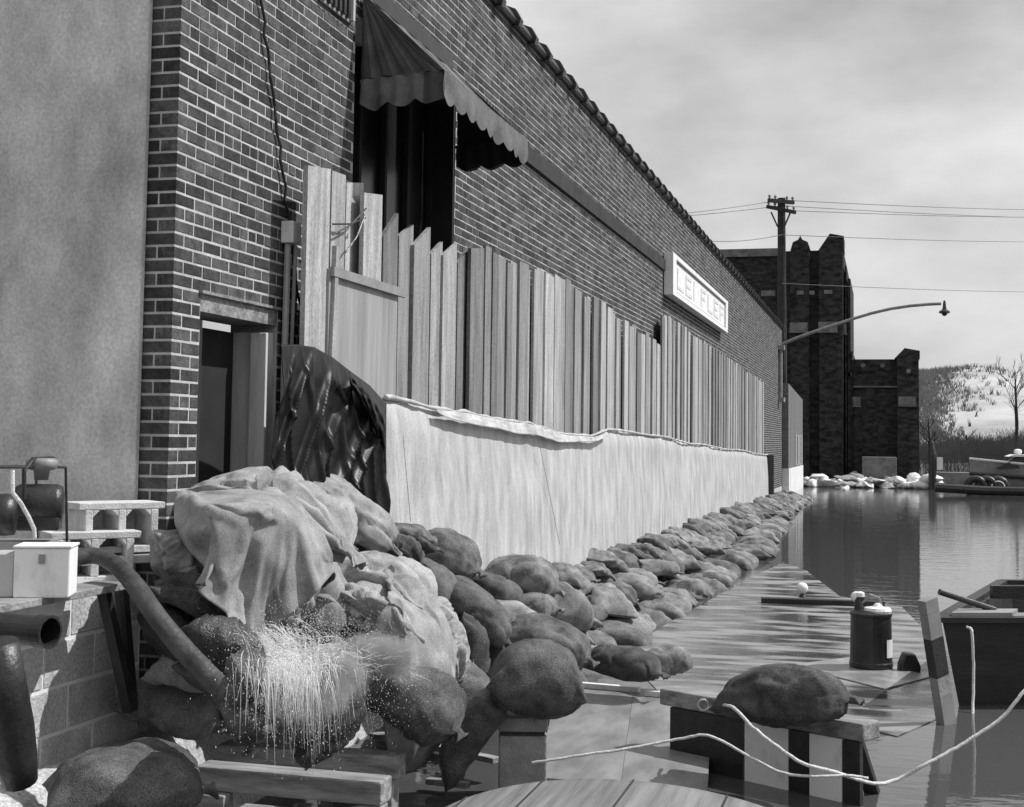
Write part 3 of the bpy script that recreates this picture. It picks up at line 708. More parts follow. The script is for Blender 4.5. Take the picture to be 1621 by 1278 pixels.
# loose canvas thrown over the heap: draped by a short cloth simulation, then frozen as mesh
def drape(specs, frames):
    tmp = []
    def coll(o, th=.012):
        c = o.modifiers.new('c', 'COLLISION'); o.collision.thickness_outer = th; o.collision.cloth_friction = 25; tmp.append(o)
    for (o, L, W, H, sd, kw) in PROX:
        if min((o.location-Vector(sp[1])).length for sp in specs) > .75: continue
        kw = {k: v for k, v in kw.items() if k not in ('nu', 'nv', 'fold')}
        p = bpy.data.objects.new('proxy', bag_mesh(L, W, H, sd, nu=12, nv=10, **kw)); COL.objects.link(p); p.location = o.location; p.rotation_euler = o.rotation_euler; coll(p)
    coll(obj('proxy', G().box(-.2, .01, 5, 12, -1, 6), M_conc)); coll(obj('proxy', G().box(-.2, 6, 2, 12, -1, .1), M_conc))
    out = []
    for (name, c, ax, ay, w, h, nx, ny, m, lab, sd) in specs:
        ax, ay = Vector(ax).normalized(), Vector(ay).normalized(); az = ax.cross(ay)
        g = G(); g.grid(lambda u, v: Vector(c)+ax*((u-.5)*w)+ay*((v-.5)*h)+az*(.09*noise.noise((u*3.2+sd, v*1.6, sd))+.03*noise.noise((u*7, v*3, sd))), nx, ny)
        o = obj(name, g, m, smooth=True, origin=c); cl = o.modifiers.new('cloth', 'CLOTH'); st = cl.settings
        st.quality = 4; st.mass = .35; st.air_damping = 1.5; st.tension_stiffness = 12; st.compression_stiffness = 12; st.shear_stiffness = 3; st.bending_stiffness = .6
        cl.collision_settings.distance_min = .012; cl.collision_settings.collision_quality = 2; cl.collision_settings.use_self_collision = False
        cl.point_cache.frame_start = 1; cl.point_cache.frame_end = frames; tag(o, lab, 'canvas'); out.append(o)
    S.frame_start = 1; S.frame_end = frames
    for f in range(1, frames+1): S.frame_set(f)
    dg = bpy.context.evaluated_depsgraph_get()
    for o in out:
        me = bpy.data.meshes.new_from_object(o.evaluated_get(dg)); o.modifiers.clear(); o.data = me; me.shade_smooth()
        sb_ = o.modifiers.new('sub', 'SUBSURF'); sb_.levels = 1; sb_.render_levels = 1
        o.modifiers.new('thick', 'SOLIDIFY').thickness = .004
    for o in tmp: bpy.data.objects.remove(o)
    S.frame_set(1)
c1 = onx(425, 765, .62); c2_ = onx(612, 880, .95)
drape([('canvas_sheet', c1, CR*.95+CF*.2-CU*.12, CF*.75+CU*.66-CR*.1, 1.0, 1.25, 50, 60, M_canvas, 'loose pale canvas crumpled over the top of the heap below the door', 3),
       ('canvas_sheet', c2_, CR*.85+CF*.1-CU*.45, CF*.75+CU*.66, .75, .95, 40, 48, M_canvas, 'loose bright canvas draped down the right side of the heap', 8)], 28)
# sacks on the pier and on the walkway
GP = 'sandbags set down apart from the heap'
sack(850, 1075, ('y', 6.8), 145, 132, 'bulging dark sack balanced on the concrete pier', M_burlap_dark, phi=8, psi=0, lump=.07, flat=.9, fold=.009, group=GP, tie=False, pinch=3.0, **HI)
sack(752, 1160, ('y', 6.72), 175, 80, 'black sack leaning against the left side of the concrete pier', M_wet, phi=-58, psi=0, group=GP, W=.3)
sack(988, 1053, ('y', 9.3), 128, 66, 'single plump sack lying on the edge of the grey walkway', M_burlap_dark, phi=6, psi=-25, group=GP, lump=.06, **HI)
sack(1056, 1048, ('y', 9.65), 70, 60, 'paler sack tucked behind the single one on the walkway', M_burlap, phi=-10, psi=30, group=GP)

# dike along the sheeting: rows of sacks in the water
proto = []
for i in range(7):
    me = bag_mesh(.62, .40, .21, 40+i, nu=26, nv=26, fold=(.012, .03, .045, .02, .0, .055, .035)[i], tie=i % 2 == 0, lump=.15, bend=(.1, .0, .3, .15, 0, .2, .35)[i]); me.materials.append(M_burlap); proto.append(me)
    
drng = random.Random(3)
def dike(x, y, z, yaw, tilt, sc, lab, me=None):
    o = bpy.data.objects.new('sandbag', me or drng.choice(proto)); COL.objects.link(o)
    o.location = (x, y, z); o.rotation_euler = (drng.uniform(-.15, .15), tilt, yaw); o.scale = (sc, sc*drng.uniform(.9, 1.12), sc*drng.uniform(.85, 1.15))
    return tag(o, lab, 'sandbag', 'sandbags of the low dike along the sheeting')
LB = {0: 'sandbag in the outer row of the dike, standing in the water', 1: 'sandbag in the second row of the dike along the white sheeting', 2: 'crumpled sandbag on the crest of the dike against the white sheeting'}
y = 9.1
while y < 45:
    f = min(1, (y-8.9)/30)
    out = 1.02 if y < 11 else 1.02+.34*math.sin(min(1, (y-11)/22)*math.pi)
    k = 1.32-.22*f+drng.uniform(-.12, .1)
    dike(out-.12+drng.uniform(-.10, .10), y, .06+drng.uniform(-.05, .03), drng.uniform(-.8, .5), drng.uniform(-.05, .25), k, LB[0])
    y += (.52+.10*f)*drng.uniform(.85, 1.2)
y = 9.3
while y < 44:
    f = min(1, (y-9)/30)
    dike(.76+drng.uniform(-.10, .10)-.1*f, y, .29-.11*f+drng.uniform(-.04, .04), drng.uniform(-.9, .9), drng.uniform(-.05, .4), 1.22-.2*f+drng.uniform(-.15, .1), LB[1])
    y += (.52+.14*f)*drng.uniform(.8, 1.25)
y = 10.6
while y < 42:
    f = min(1, (y-10)/30)
    dike(.56+drng.uniform(-.06, .06), y, .52-.26*f+drng.uniform(-.05, .04), drng.uniform(-1.3, 1.3), drng.uniform(.1, .6), drng.uniform(.7, 1.1), LB[2])
    y += (.44+.22*f)*drng.uniform(.8, 1.25)
# lip of wet sand and slush washed over the dike
def lip(u, v):
    y = 8.5+37*u; x = .38+.75*v
    f = min(1, (y-9)/30)
    return Vector((x, y, (.42-.18*f)*(1-v)+.02*v+.05*noise.noise((x*4, y*4, 0))-.04))
o = obj('wet_sand', G().grid(lip, 260, 12), M_ground, smooth=True); tag(o, 'wet sand and slush lying between the rows of the dike', kind='stuff')

# ------------------------------------------------------------------ the falling water
srng = random.Random(8); g = G()
def drop(p, r, st=1.0):
    g.add([p+Vector((r,0,0)), p+Vector((0,r,0)), p+Vector((-r,0,0)), p+Vector((0,-r,0)), p+Vector((0,0,r*st)), p+Vector((0,0,-r*st))],
          [(0,1,4),(1,2,4),(2,3,4),(3,0,4),(1,0,5),(2,1,5),(3,2,5),(0,3,5)])
top = onx(450, 965, 1.0)
def strand(p0, vel, T, r0):
    pts = []; rs = []; n = 7
    for i in range(n):
        t = T*i/(n-1); pts.append(p0+vel*t+Vector((0,0,-4.9*t*t))); rs.append(r0*(1-.75*i/(n-1))*srng.uniform(.6, 1.2))
    g.tube(pts, rs, 4, caps=False)
for i in range(650):                               # main fall over the upright sack
    p0 = onx(srng.gauss(480, 38), srng.gauss(1055, 16), srng.uniform(1.38, 1.62))
    v = Vector((srng.uniform(-.1, .35), srng.uniform(-.4, .15), srng.uniform(-.5, .2)))
    strand(p0, v, srng.uniform(.04, .20), srng.uniform(.0005, .0016))
for i in range(1300):                              # splash thrown low to the right over the sacks
    p0 = onx(min(650, 420+srng.expovariate(1/85)), srng.gauss(1040, 16)+6, srng.uniform(1.34, 1.58))
    v = Vector((srng.uniform(.0, 1.5), srng.uniform(-.5, .6), srng.uniform(-.3, .7)))
    strand(p0, v, srng.uniform(.015, .07), srng.uniform(.0005, .0016))
for i in range(300):                               # first gush leaving the hose behind the sacks
    p0 = onx(srng.gauss(445, 24), srng.gauss(1005, 12), srng.uniform(1.2, 1.35))
    v = Vector((srng.uniform(.2, 1.0), srng.uniform(-.4, .5), srng.uniform(-.8, .2)))
    strand(p0, v, srng.uniform(.02, .08), srng.uniform(.0005, .0013))
for i in range(9000):
    k = srng.random()
    if k < .45: p = onx(srng.gauss(500, 55), srng.gauss(1030, 26), srng.uniform(1.15, 1.5))
    elif k < .72: p = onx(srng.gauss(490, 60), srng.gauss(1105, 45), srng.uniform(1.3, 1.6))
    elif k < .88: p = onx(srng.gauss(510, 60), srng.gauss(995, 24), srng.uniform(.95, 1.3))
    else: p = onx(srng.gauss(640, 70), srng.gauss(1075, 40), srng.uniform(1.3, 1.6))
    drop(p, min(.002, srng.lognormvariate(-7.0, .4)), srng.uniform(1, 2.6))
o = obj('water_spray', g, M_spray, smooth=True, fix=False); tag(o, 'white spray of pumped water falling over the wet sacks', kind='stuff')
# fine mist hanging in the falling water: a closed hull filled with streaky spray
def mist(name, pts, dens, lab):
    g = G(); rings = []
    for (px, py, x, rw, rh) in pts:
        p = onx(px, py, x); sc = depth(p)/FPX
        rings.append([p+CR*(rw*sc*math.cos(k*math.pi/8))+CF*(rh*sc*math.sin(k*math.pi/8)) for k in range(16)])
    n = 16; vs = [q for r in rings for q in r]
    fs = [(i*n+k, i*n+(k+1)%n, (i+1)*n+(k+1)%n, (i+1)*n+k) for i in range(len(rings)-1) for k in range(n)]+[tuple(range(n)), tuple((len(rings)-1)*n+k for k in range(n))]
    g.add(vs, fs)
    m = bpy.data.materials.new(name); m.use_nodes = True; N, L = m.node_tree.nodes, m.node_tree.links; N.remove(N['Principled BSDF'])
    pv = N.new('ShaderNodeVolumePrincipled'); pv.inputs['Color'].default_value = (.95,.95,.95,1); pv.inputs['Anisotropy'].default_value = .3
    t = N.new('ShaderNodeTexCoord'); mp = N.new('ShaderNodeMapping'); mp.inputs['Scale'].default_value = (30, 30, 6); L.new(t.outputs['Object'], mp.inputs[0])
    nz = N.new('ShaderNodeTexNoise'); nz.inputs['Scale'].default_value = 1.0; nz.inputs['Detail'].default_value = 4; nz.inputs['Roughness'].default_value = .65; L.new(mp.outputs[0], nz.inputs['Vector'])
    mr = N.new('ShaderNodeMapRange'); mr.inputs[1].default_value = .40; mr.inputs[2].default_value = .68; mr.inputs[3].default_value = 0; mr.inputs[4].default_value = dens; L.new(nz.outputs[0], mr.inputs[0])
    vs_ = N.new('ShaderNodeVectorMath'); vs_.operation = 'DISTANCE'; L.new(t.outputs['Generated'], vs_.inputs[0]); vs_.inputs[1].default_value = (.5, .5, .58)
    fo_ = N.new('ShaderNodeMapRange'); fo_.interpolation_type = 'SMOOTHSTEP'; fo_.inputs[1].default_value = .12; fo_.inputs[2].default_value = .5; fo_.inputs[3].default_value = 1; fo_.inputs[4].default_value = 0; L.new(vs_.outputs['Value'], fo_.inputs[0])
    mu_ = N.new('ShaderNodeMath'); mu_.operation = 'MULTIPLY'; L.new(mr.outputs[0], mu_.inputs[0]); L.new(fo_.outputs[0], mu_.inputs[1])
    L.new(mu_.outputs[0], pv.inputs['Density']); L.new(pv.outputs[0], N['Material Output'].inputs['Volume'])
    o = obj(name, g, m, smooth=True); tag(o, lab, kind='stuff'); return o
mist('spray_mist', [(505,1012,1.42,30,20),(510,1024,1.44,85,45),(515,1045,1.46,110,55),(508,1075,1.48,90,50),(495,1115,1.52,75,42),(490,1160,1.56,68,36),(490,1186,1.58,50,25)], 120, 'white mist of the falling water')
mist('splash_mist', [(560,1000,1.40,40,20),(585,1018,1.44,90,40),(605,1048,1.48,100,46),(625,1085,1.52,70,34)], 45, 'thin mist of the splash over the wet sacks')

# ------------------------------------------------------------------ left: trestle, pump, blocks, pipes
def cblock(name, c, ang, label, grp=None):
    """hollow concrete block lying on its side, two cells open to the front"""
    g = G(); L, H, D, w = .42, .235, .22, .032
    ca, sa = math.cos(ang), math.sin(ang); ax = Vector((ca, sa, 0)); ay = Vector((-sa, ca, 0)); c = Vector(c)
    def seg(x0, x1, z0, z1): g.obox(c+ax*((x0+x1)/2)+CU*((z0+z1)/2), ax, ay, CU, (x1-x0)/2, D/2, (z1-z0)/2)
    seg(-L/2, L/2, 0, w); seg(-L/2, L/2, H-w, H)
    for x in (-L/2+.05, 0, L/2-.05): seg(x-.018, x+.018, w, H-w)
    for x0, x1 in ((-L/2+.068, -.018), (.018, L/2-.068)): g.obox(c+ax*((x0+x1)/2)+CU*(H/2)+ay*(D/2-.02), ax, ay, CU, (x1-x0)/2-.001, .012, H/2-w-.001)  # plates closing the cells at the back, added to keep the holes dark
    for x0, x1 in ((-L/2+.068, -.018), (.018, L/2-.068)):      # arched tops of the cells
        for (e, s) in ((x0, 1), (x1, -1)):
            g.extr([c+ax*e+CU*(H-w)-ay*(D/2-.002), c+ax*(e+s*.035)+CU*(H-w)-ay*(D/2-.002), c+ax*e+CU*(H-w-.035)-ay*(D/2-.002)], ay*(D-.004))
    o = obj(name, g, M_block, bevel=.004); return tag(o, label, 'concrete block', grp)
q = onx(178, 873, -.12)
cblock('concrete_block', (q.x, q.y-.0, q.z), YAW+R(38), 'hollow concrete block on its side, standing on the plank before the brick corner')
q2 = onx(178, 875, -.12)
tag(obj('plank_shelf', G().obox((q2.x+.02, q2.y-.03, q2.z-.022), (math.cos(YAW+.62), math.sin(YAW+.62), 0), (-math.sin(YAW+.62), math.cos(YAW+.62), 0), CU, .30, .13, .018), M_paintwood, bevel=.004), 'pale plank lying under the hollow concrete block', 'plank')
q = onx(140, 925, -.15)
cblock('concrete_block', (q.x, q.y, CB), YAW+R(30), 'hollow concrete block under the pale plank, half in shadow')
# trestle: thin top board on splayed legs in front of the block wall
ta, tb = onx(-260, 921, .22), onx(188, 921, .22); tz = tb.z
tr = thing('trestle_table', 'thin trestle table standing before the block wall', 'table', (.25, (ta.y+tb.y)/2, .4))
obj('top', G().box(.10, .27, tb.y-1.6, tb.y+.02, tz-.03, tz), M_oldwood, tr, bevel=.004)
for (a, b) in (((163,930),(205,1125)),((192,930),(208,1125))):
    A, B = onx(a[0], a[1], .16), onx(b[0], b[1], .20)
    obj('leg', G().beam(A, B, .045, .045, (1,0,0)), M_black, tr)
for s in (.12, .25): obj('leg', G().beam((s, tb.y-1.45, tz-.03), (s, tb.y-1.5, .4), .045, .045, (1,0,0)), M_black, tr)
# white box on the table
q = onx(62, 912, .20); r_ = YAW+R(8)
wb = thing('white_box', 'bright white metal box standing on the trestle table', 'box', (q.x, q.y, tz))
ux, uy = Vector((math.cos(r_), math.sin(r_), 0)), Vector((-math.sin(r_), math.cos(r_), 0))
obj('body', G().obox((q.x+.03, q.y, tz+.095), ux, uy, CU, .105, .09, .095), M_white, wb, bevel=.006)
obj('lid', G().obox((q.x+.03, q.y, tz+.196), ux, uy, CU, .11, .095, .005), M_white, wb, bevel=.003)
obj('latch', G().obox(Vector((q.x+.03, q.y, tz+.15))-uy*.094, ux, uy, CU, .012, .004, .018), M_steel, wb)
obj('door', G().obox(Vector((q.x, q.y, tz+.085))-ux*.125, ux, uy, CU, .045, .085, .085), M_lightgrey, wb, bevel=.006)
# white board leaning below the table
q = onx(45, 950, .06); tag(obj('white_board', G().obox((q.x+.01, q.y-.05, q.z), (0,1,0), (1,0,0), CU, .27, .012, .085), M_white), 'white board leaning on the block wall under the trestle table', 'board')
# pump engine on the platform
q = onx(60, 838, -.15)
pe = thing('pump_engine', 'black engine driven pump in a thin pipe frame, behind the white box', 'pump', (q.x, q.y, CB-.03))
sc = depth(q)/FPX
def E_(px, py, d=0.0): return onx(px, py, q.x+d)
tcn = E_(62, 797); axd = Vector((math.cos(YAW+.2), math.sin(YAW+.2), 0))
obj('tank', G().lathe(tcn-axd*.105, [(.04,0),(.075,.008),(.085,.03),(.085,.18),(.075,.202),(.04,.21)], 20, axd), M_black, pe, smooth=True)
obj('air_filter', G().lathe(E_(66, 742)+Vector((0,0,0)), [(.03,-.05),(.035,-.01),(.065,0),(.07,.035),(.05,.045)], 16), M_steel, pe, smooth=True)
obj('cylinder_head', G().obox(E_(62, 828), axd, axd.cross(CU), CU, .09, .07, .03), M_black, pe, bevel=.01)
obj('flywheel', G().lathe(E_(8, 815), [(.02,-.04),(.085,-.035),(.09,0),(.085,.04),(.02,.05)], 20, axd), M_black, pe, smooth=True)
a, b, c_, d_ = E_(-30, 740), E_(104, 740), E_(106, 858), E_(-30, 865)
fr = G().tube([d_, a, b, c_], .007, 6); ofs = Vector((-.22, .10, 0)); fr.tube([d_+ofs, a+ofs, b+ofs, c_+ofs], .007, 6); fr.tube([a, a+ofs], .007, 6); fr.tube([b, b+ofs], .007, 6)
obj('frame', fr, M_black, pe)
obj('base', G().obox(E_(50, 858)+Vector((-.1,.03,-.06)), axd, axd.cross(CU), CU, .17, .12, .06), M_midgrey, pe)
obj('exhaust', G().tube([E_(38, 790), E_(38, 745), E_(52, 727), E_(84, 726)], .010, 8), M_black, pe)
obj('hose', G().tube([E_(20, 745, .09), E_(20, 780, .10), E_(33, 797, .11), E_(45, 818, .115), E_(54, 838, .12), E_(55, 852, .12)], .009, 8), M_rope, pe)
# big suction pipe and its leg
pb4 = onx(80, 1001, .55); pa = pb4-(CR*.9-CF*.42).normalized()*.7
sp = thing('suction_pipe', 'thick dark pipe with open end and a hanging hose at the left edge', 'pipe', (.55, pa.y, .4))
d = (pb4-pa).normalized(); rr = 25*depth(pb4)/FPX
obj('pipe', G().lathe(pa, [(rr*.97,0),(rr*.97,(pb4-pa).length-.06),(rr*1.06,(pb4-pa).length-.055),(rr*1.06,(pb4-pa).length),(rr*.88,(pb4-pa).length),(rr*.86,(pb4-pa).length-.3)], 24, d), M_black, sp, smooth=False)
hp = [onx(-6, 1020, .50), onx(4, 1090, .50), onx(14, 1150, .50), onx(24, 1200, .50), onx(32, 1238, .50)]
obj('hose', G().tube(hp, [.075, .082, .085, .075, .06], 14), M_black, sp, smooth=True)
# leaning plank over the wet sacks
hp = [onx(118, 884, .05), onx(150, 880, .12), onx(182, 894, .24), onx(212, 925, .42), onx(245, 972, .58), onx(285, 1022, .72), onx(322, 1062, .84), onx(356, 1096, .95)]
def smooth_path(P, n=8):
    out = []
    for i in range(len(P)-1):
        p0, p1, p2, p3 = P[max(0,i-1)], P[i], P[i+1], P[min(len(P)-1,i+2)]
        for k in range(n):
            t = k/n; out.append(.5*((2*p1)+(p2-p0)*t+(2*p0-5*p1+4*p2-p3)*t*t+(3*p1-p0-3*p2+p3)*t**3))
    return out+[P[-1]]
SPn = smooth_path(hp, 7)
dh = thing('discharge_hose', 'thick dark discharge hose curving from the block wall down over the wet sacks', 'hose', hp[-1])
obj('hose', G().tube(SPn, [.034+.012*i/len(SPn)+.003*noise.noise((i*.15,0,0)) for i in range(len(SPn))], 16), M_hose, dh, smooth=True)
obj('coupling', G().tube([hp[-1], hp[-1]+(hp[-1]-hp[-2]).normalized()*.09], .062, 16), M_black, dh)

# ------------------------------------------------------------------ foreground timber, pier, walkway
bn = thing('timber_bench', 'low bench of two heavy weathered timbers in the foreground', 'bench', onz(470, 1278, .05))
def tim(a, b, zz, w, h, nm='timber', m=None): return obj(nm, G().beam(onz(a[0], a[1], zz), onz(b[0], b[1], zz), w, h), m or M_oldwood, bn, bevel=.008)
tim((318, 1226), (612, 1252), .33, .13, .10); tim((352, 1192), (636, 1212), .33, .13, .10)
for (a, b) in ((345, 1262), (590, 1280), (610, 1236)): 
    q = onz(a, b, .26); obj('leg', G().box(q.x-.05, q.x+.05, q.y-.05, q.y+.05, -.05, .278), M_oldwood, bn, bevel=.006)
tim((380, 1290), (600, 1310), .12, .10, .08, 'stretcher')
for (a, b, zz, w, lab) in (((596,1163),(656,1172),.22,.12,'short board end lying in the splash'),((640,1172),(786,1204),.12,.06,'narrow stick floating beside the pier'),((676,1236),(742,1243),.05,.05,'pale splinter of wood floating in front of the pier'),((856,1216),(905,1226),.04,.16,'flat pale wood scrap floating right of the pier')):
    tag(obj('board', G().beam(onz(a[0], a[1], zz), onz(b[0], b[1], zz), w, .03), M_oldwood, bevel=.004), lab, 'board')
pr = thing('concrete_pier', 'short square concrete pier with a cap, carrying a bulging sack', 'pier', ony(818, 1238, 6.8))
A, B = ony(780, 1236, 6.8), ony(854, 1236, 6.8); hw = (B.x-A.x)/2/math.cos(YAW); cc = (A+B)/2; zt = ony(818, 1136, 6.8).z; zm = ony(818, 1166, 6.8).z
ux, uy = CR, CF
obj('shaft', G().obox((cc.x, cc.y+hw, (zm-.3)/2), ux, uy, CU, hw*.97, hw*.97, (zm+.3)/2), M_pier, pr, bevel=.01)
obj('cap', G().obox((cc.x, cc.y+hw, (zm+.022+zt)/2), ux, uy, CU, hw*.99, hw*.99, (zt-zm-.022)/2), M_pier, pr, bevel=.008)
obj('joint', G().obox((cc.x, cc.y+hw, zm+.011), ux, uy, CU, hw*.86, hw*.86, .0105), M_black, pr)
# grey walkway boards at the water's edge
wk = thing('walkway', 'wet grey walkway of wide boards lying at the water surface', 'walkway', onz(960, 1140, 0))
W0 = [onz(884, 1086, .05), onz(1128, 1106, .05), onz(1120, 1262, .05), onz(850, 1240, .05)]
for i in range(2):
    t0, t1 = i/2+.001, (i+1)/2-.001
    a = W0[0].lerp(W0[1], t0); b = W0[0].lerp(W0[1], t1); c_ = W0[3].lerp(W0[2], t1); d = W0[3].lerp(W0[2], t0)
    obj('board', G().extr([d, c_, b, a], (0, 0, .03)), mat('wet_board', .16, .28, .4, (3,1,3), 2, .2, 6), wk)
for (a, b) in (((892,1082),(1012,1092)),((1022,1097),(1136,1106))):
    obj('edge_lath', G().beam(onz(a[0], a[1], .10), onz(b[0], b[1], .10), .05, .035), M_white, wk)
# pavement just awash beside the dike, puddles and drying patches
def pave_mat():
    m = bpy.data.materials.new('wet_pavement'); m.use_nodes = True; N, L = m.node_tree.nodes, m.node_tree.links; b = N['Principled BSDF']
    t = N.new('ShaderNodeTexCoord'); mp = N.new('ShaderNodeMapping'); mp.inputs['Scale'].default_value = (.8, 2.6, 1); mp.inputs['Rotation'].default_value = (0,0,-.25); L.new(t.outputs['Object'], mp.inputs[0])
    n = N.new('ShaderNodeTexNoise'); n.inputs['Scale'].default_value = 1.5; n.inputs['Detail'].default_value = 7; L.new(mp.outputs[0], n.inputs[0])
    for sock, lo, hi in (('Base Color', .06, .25), ('Roughness', .06, .55)):
        r = N.new('ShaderNodeMapRange'); r.inputs[1].default_value = .42; r.inputs[2].default_value = .58; r.inputs[3].default_value = lo; r.inputs[4].default_value = hi; L.new(n.outputs[0], r.inputs[0]); L.new(r.outputs[0], b.inputs[sock])
    n2 = N.new('ShaderNodeTexNoise'); n2.inputs['Scale'].default_value = 9; n2.inputs['Detail'].default_value = 5; L.new(mp.outputs[0], n2.inputs[0])
    bp = N.new('ShaderNodeBump'); bp.inputs['Strength'].default_value = .15; bp.inputs['Distance'].default_value = .02; L.new(n2.outputs[0], bp.inputs['Height']); L.new(bp.outputs[0], b.inputs['Normal'])
    return m
M_pave = pave_mat()
PV = [(1040,1098),(985,1040),(1055,992),(1130,950),(1200,912),(1240,893),(1275,905),(1330,948),(1425,962),(1462,1000),(1478,1060),(1492,1140),(1420,1172),(1280,1140),(1130,1108)]
pc = [onz(a, b, -.02) for a, b in PV]; pvm = G()
NX = [Vector((p.x, p.y, 0)) for p in pc]
struct(obj('pavement', pvm.extr([(p.x, p.y, -.06) for p in NX], (0, 0, .066)), M_pave))
# submerged pale plywood sheets
for (pts, lab) in ((((1250,1054),(1345,1042),(1476,1072),(1400,1092)), 'pale plywood sheet floating under the oil can'),):
    tag(obj('plywood_sheet', G().extr([onz(a, b, .008) for a, b in pts][::-1], (0, 0, .008)), mat('wet_plywood', .20, .36, .3, (2,2,2), 2, .2, 6)), lab, 'plywood')
# black oil can
q = onz(1379, 1056, .017); s = depth(q)/FPX
oc = thing('oil_can', 'black metal oil can with pale lid and spout standing on floating plywood', 'can', q)
obj('body', G().lathe(q, [(33*s,0),(34*s,3*s),(34*s,8*s),(33*s,10*s),(31.5*s,80*s),(33*s,81*s),(33*s,85*s),(24*s,90*s),(8*s,91*s)], 28), M_black, oc, smooth=False)
obj('lid', G().lathe(q+CR*8*s+CU*86*s-CF*9*s, [(21*s,0),(22*s,4*s),(20*s,8*s),(8*s,10*s),(4*s,15*s)], 18), M_white, oc)
obj('spout', G().tube([q-CR*18*s+CU*85*s, q-CR*20*s+CU*103*s, q-CR*14*s+CU*112*s], [9*s, 6*s, 5*s], 10), M_black, oc)
obj('handle', G().tube([q-CR*16*s+CU*100*s, q-CR*2*s+CU*113*s, q+CR*12*s+CU*108*s, q+CR*18*s+CU*92*s], 3*s, 8), M_steel, oc)
obj('cap', G().lathe(q-CR*17*s+CU*110*s, [(7*s,0),(7*s,6*s),(3*s,8*s)], 10), M_white, oc)
lb = G()
for i in range(6):
    a0 = -math.pi/2+YAW+.55+i*.09; a1 = a0+.09; r = 33.6*s
    P0 = [q+Vector((math.cos(a)*r, math.sin(a)*r, z*s)) for a, z in ((a0,18),(a1,18),(a1,46),(a0,46))]; lb.add(P0, [(0,1,2,3)])
obj('label', lb, M_white, oc)
q = onz(1440, 1066, 0); s = depth(q)/FPX
tag(obj('brick_lump', G().extr([q+CR*a*s+CU*b*s for a, b in ((-15,-6),(17,-8),(19,10),(10,30),(-6,31),(-13,14))], CF*.12), M_black, bevel=.015), 'dark lump of masonry in the water beside the oil can', 'rubble')
# submerged barricade rail with two road lanterns
a, b = onz(1205, 951, .03), onz(1400, 957, .03)
tag(obj('barricade_rail', G().beam(a, b, .12, .07), M_brick_dark, bevel=.008), 'dark barricade rail just awash beyond the oil can', 'rail')
for (px, py, lab) in ((1270, 946, 'round white road lantern at the middle of the sunken rail'), (1356, 960, 'round white road lantern behind the oil can')):
    q = onz(px, py, .05); s = depth(q)/FPX
    ln = thing('road_lantern', lab, 'lantern', q, 'lanterns on the sunken rail')
    obj('base', G().lathe(q, [(5*s,0),(6*s,2*s),(3*s,6*s)], 12), M_black, ln)
    obj('globe', G().lathe(q+CU*6*s, [(3*s,0),(8*s,4*s),(9.5*s,10*s),(7*s,15*s),(3*s,17*s)], 14), M_white, ln, smooth=True)

# ------------------------------------------------------------------ barricade with a sack on it
bc = thing('barricade', 'low barricade with black and white upright boards under a heavy sack', 'barricade', onz(1270, 1262, 0))
BZ = .36
A, B = onz(1058, 1100, BZ), onz(1380, 1158, BZ); bd = (B-A).normalized(); bn_ = Vector((0,0,1)).cross(bd)
obj('beam', G().beam(A, B, .16, .09), M_oldwood, bc, bevel=.01)
slats = [(.06,.44,M_black),(.45,.66,M_white),(.665,.755,M_black),(.76,.905,M_white),(.91,.985,M_black)]
L = (B-A).length
for t0, t1, m in slats:
    a, b = A+bd*L*t0-bn_*.05, A+bd*L*t1-bn_*.05
    obj('slat', G().extr([(a.x, a.y, -.2), (b.x, b.y, -.2), (b.x, b.y, BZ-.048), (a.x, a.y, BZ-.048)], bn_*-.03), m, bc)
for t in (.12, .9):
    a = A+bd*L*t+bn_*.05; obj('leg', G().beam((a.x, a.y, BZ-.05), (a.x+bn_.x*.25, a.y+bn_.y*.25, -.15), .07, .07, (1,0,0)), M_black, bc)
sack(1244, 1104, ('z', BZ+.15), 215, 112, 'heavy dark burlap sack lying across the striped barricade', M_burlap_dark, phi=-7, psi=-30, group=GP, lump=.12, tie=True, fold=.02, pinch=2.5, flat=.9, bend=.0, W=.36, **HI)
obj('ring', G().tube([A+bd*.32-bn_*.09+Vector((.03*math.cos(i*.7), 0, .03*math.sin(i*.7)-.0)) for i in range(10)], .006, 6), M_rope, bc)

# leaning striped post
T0, T1 = ony(1468, 948, 9.4), onz(1499, 1150, -.02)
sp2 = thing('striped_post', 'leaning post painted in dark and pale bands beside the black scow', 'post', T1)
st = [(0,.10,M_midgrey),(.102,.30,M_midgrey),(.302,.60,M_black),(.602,.75,M_conc),(.752,1.15,M_midgrey)]
for a, b, m in st:
    obj('band', G().beam(T0.lerp(T1, a), T0.lerp(T1, b), .11, .07, (.4,-.6,.6)), m, sp2)

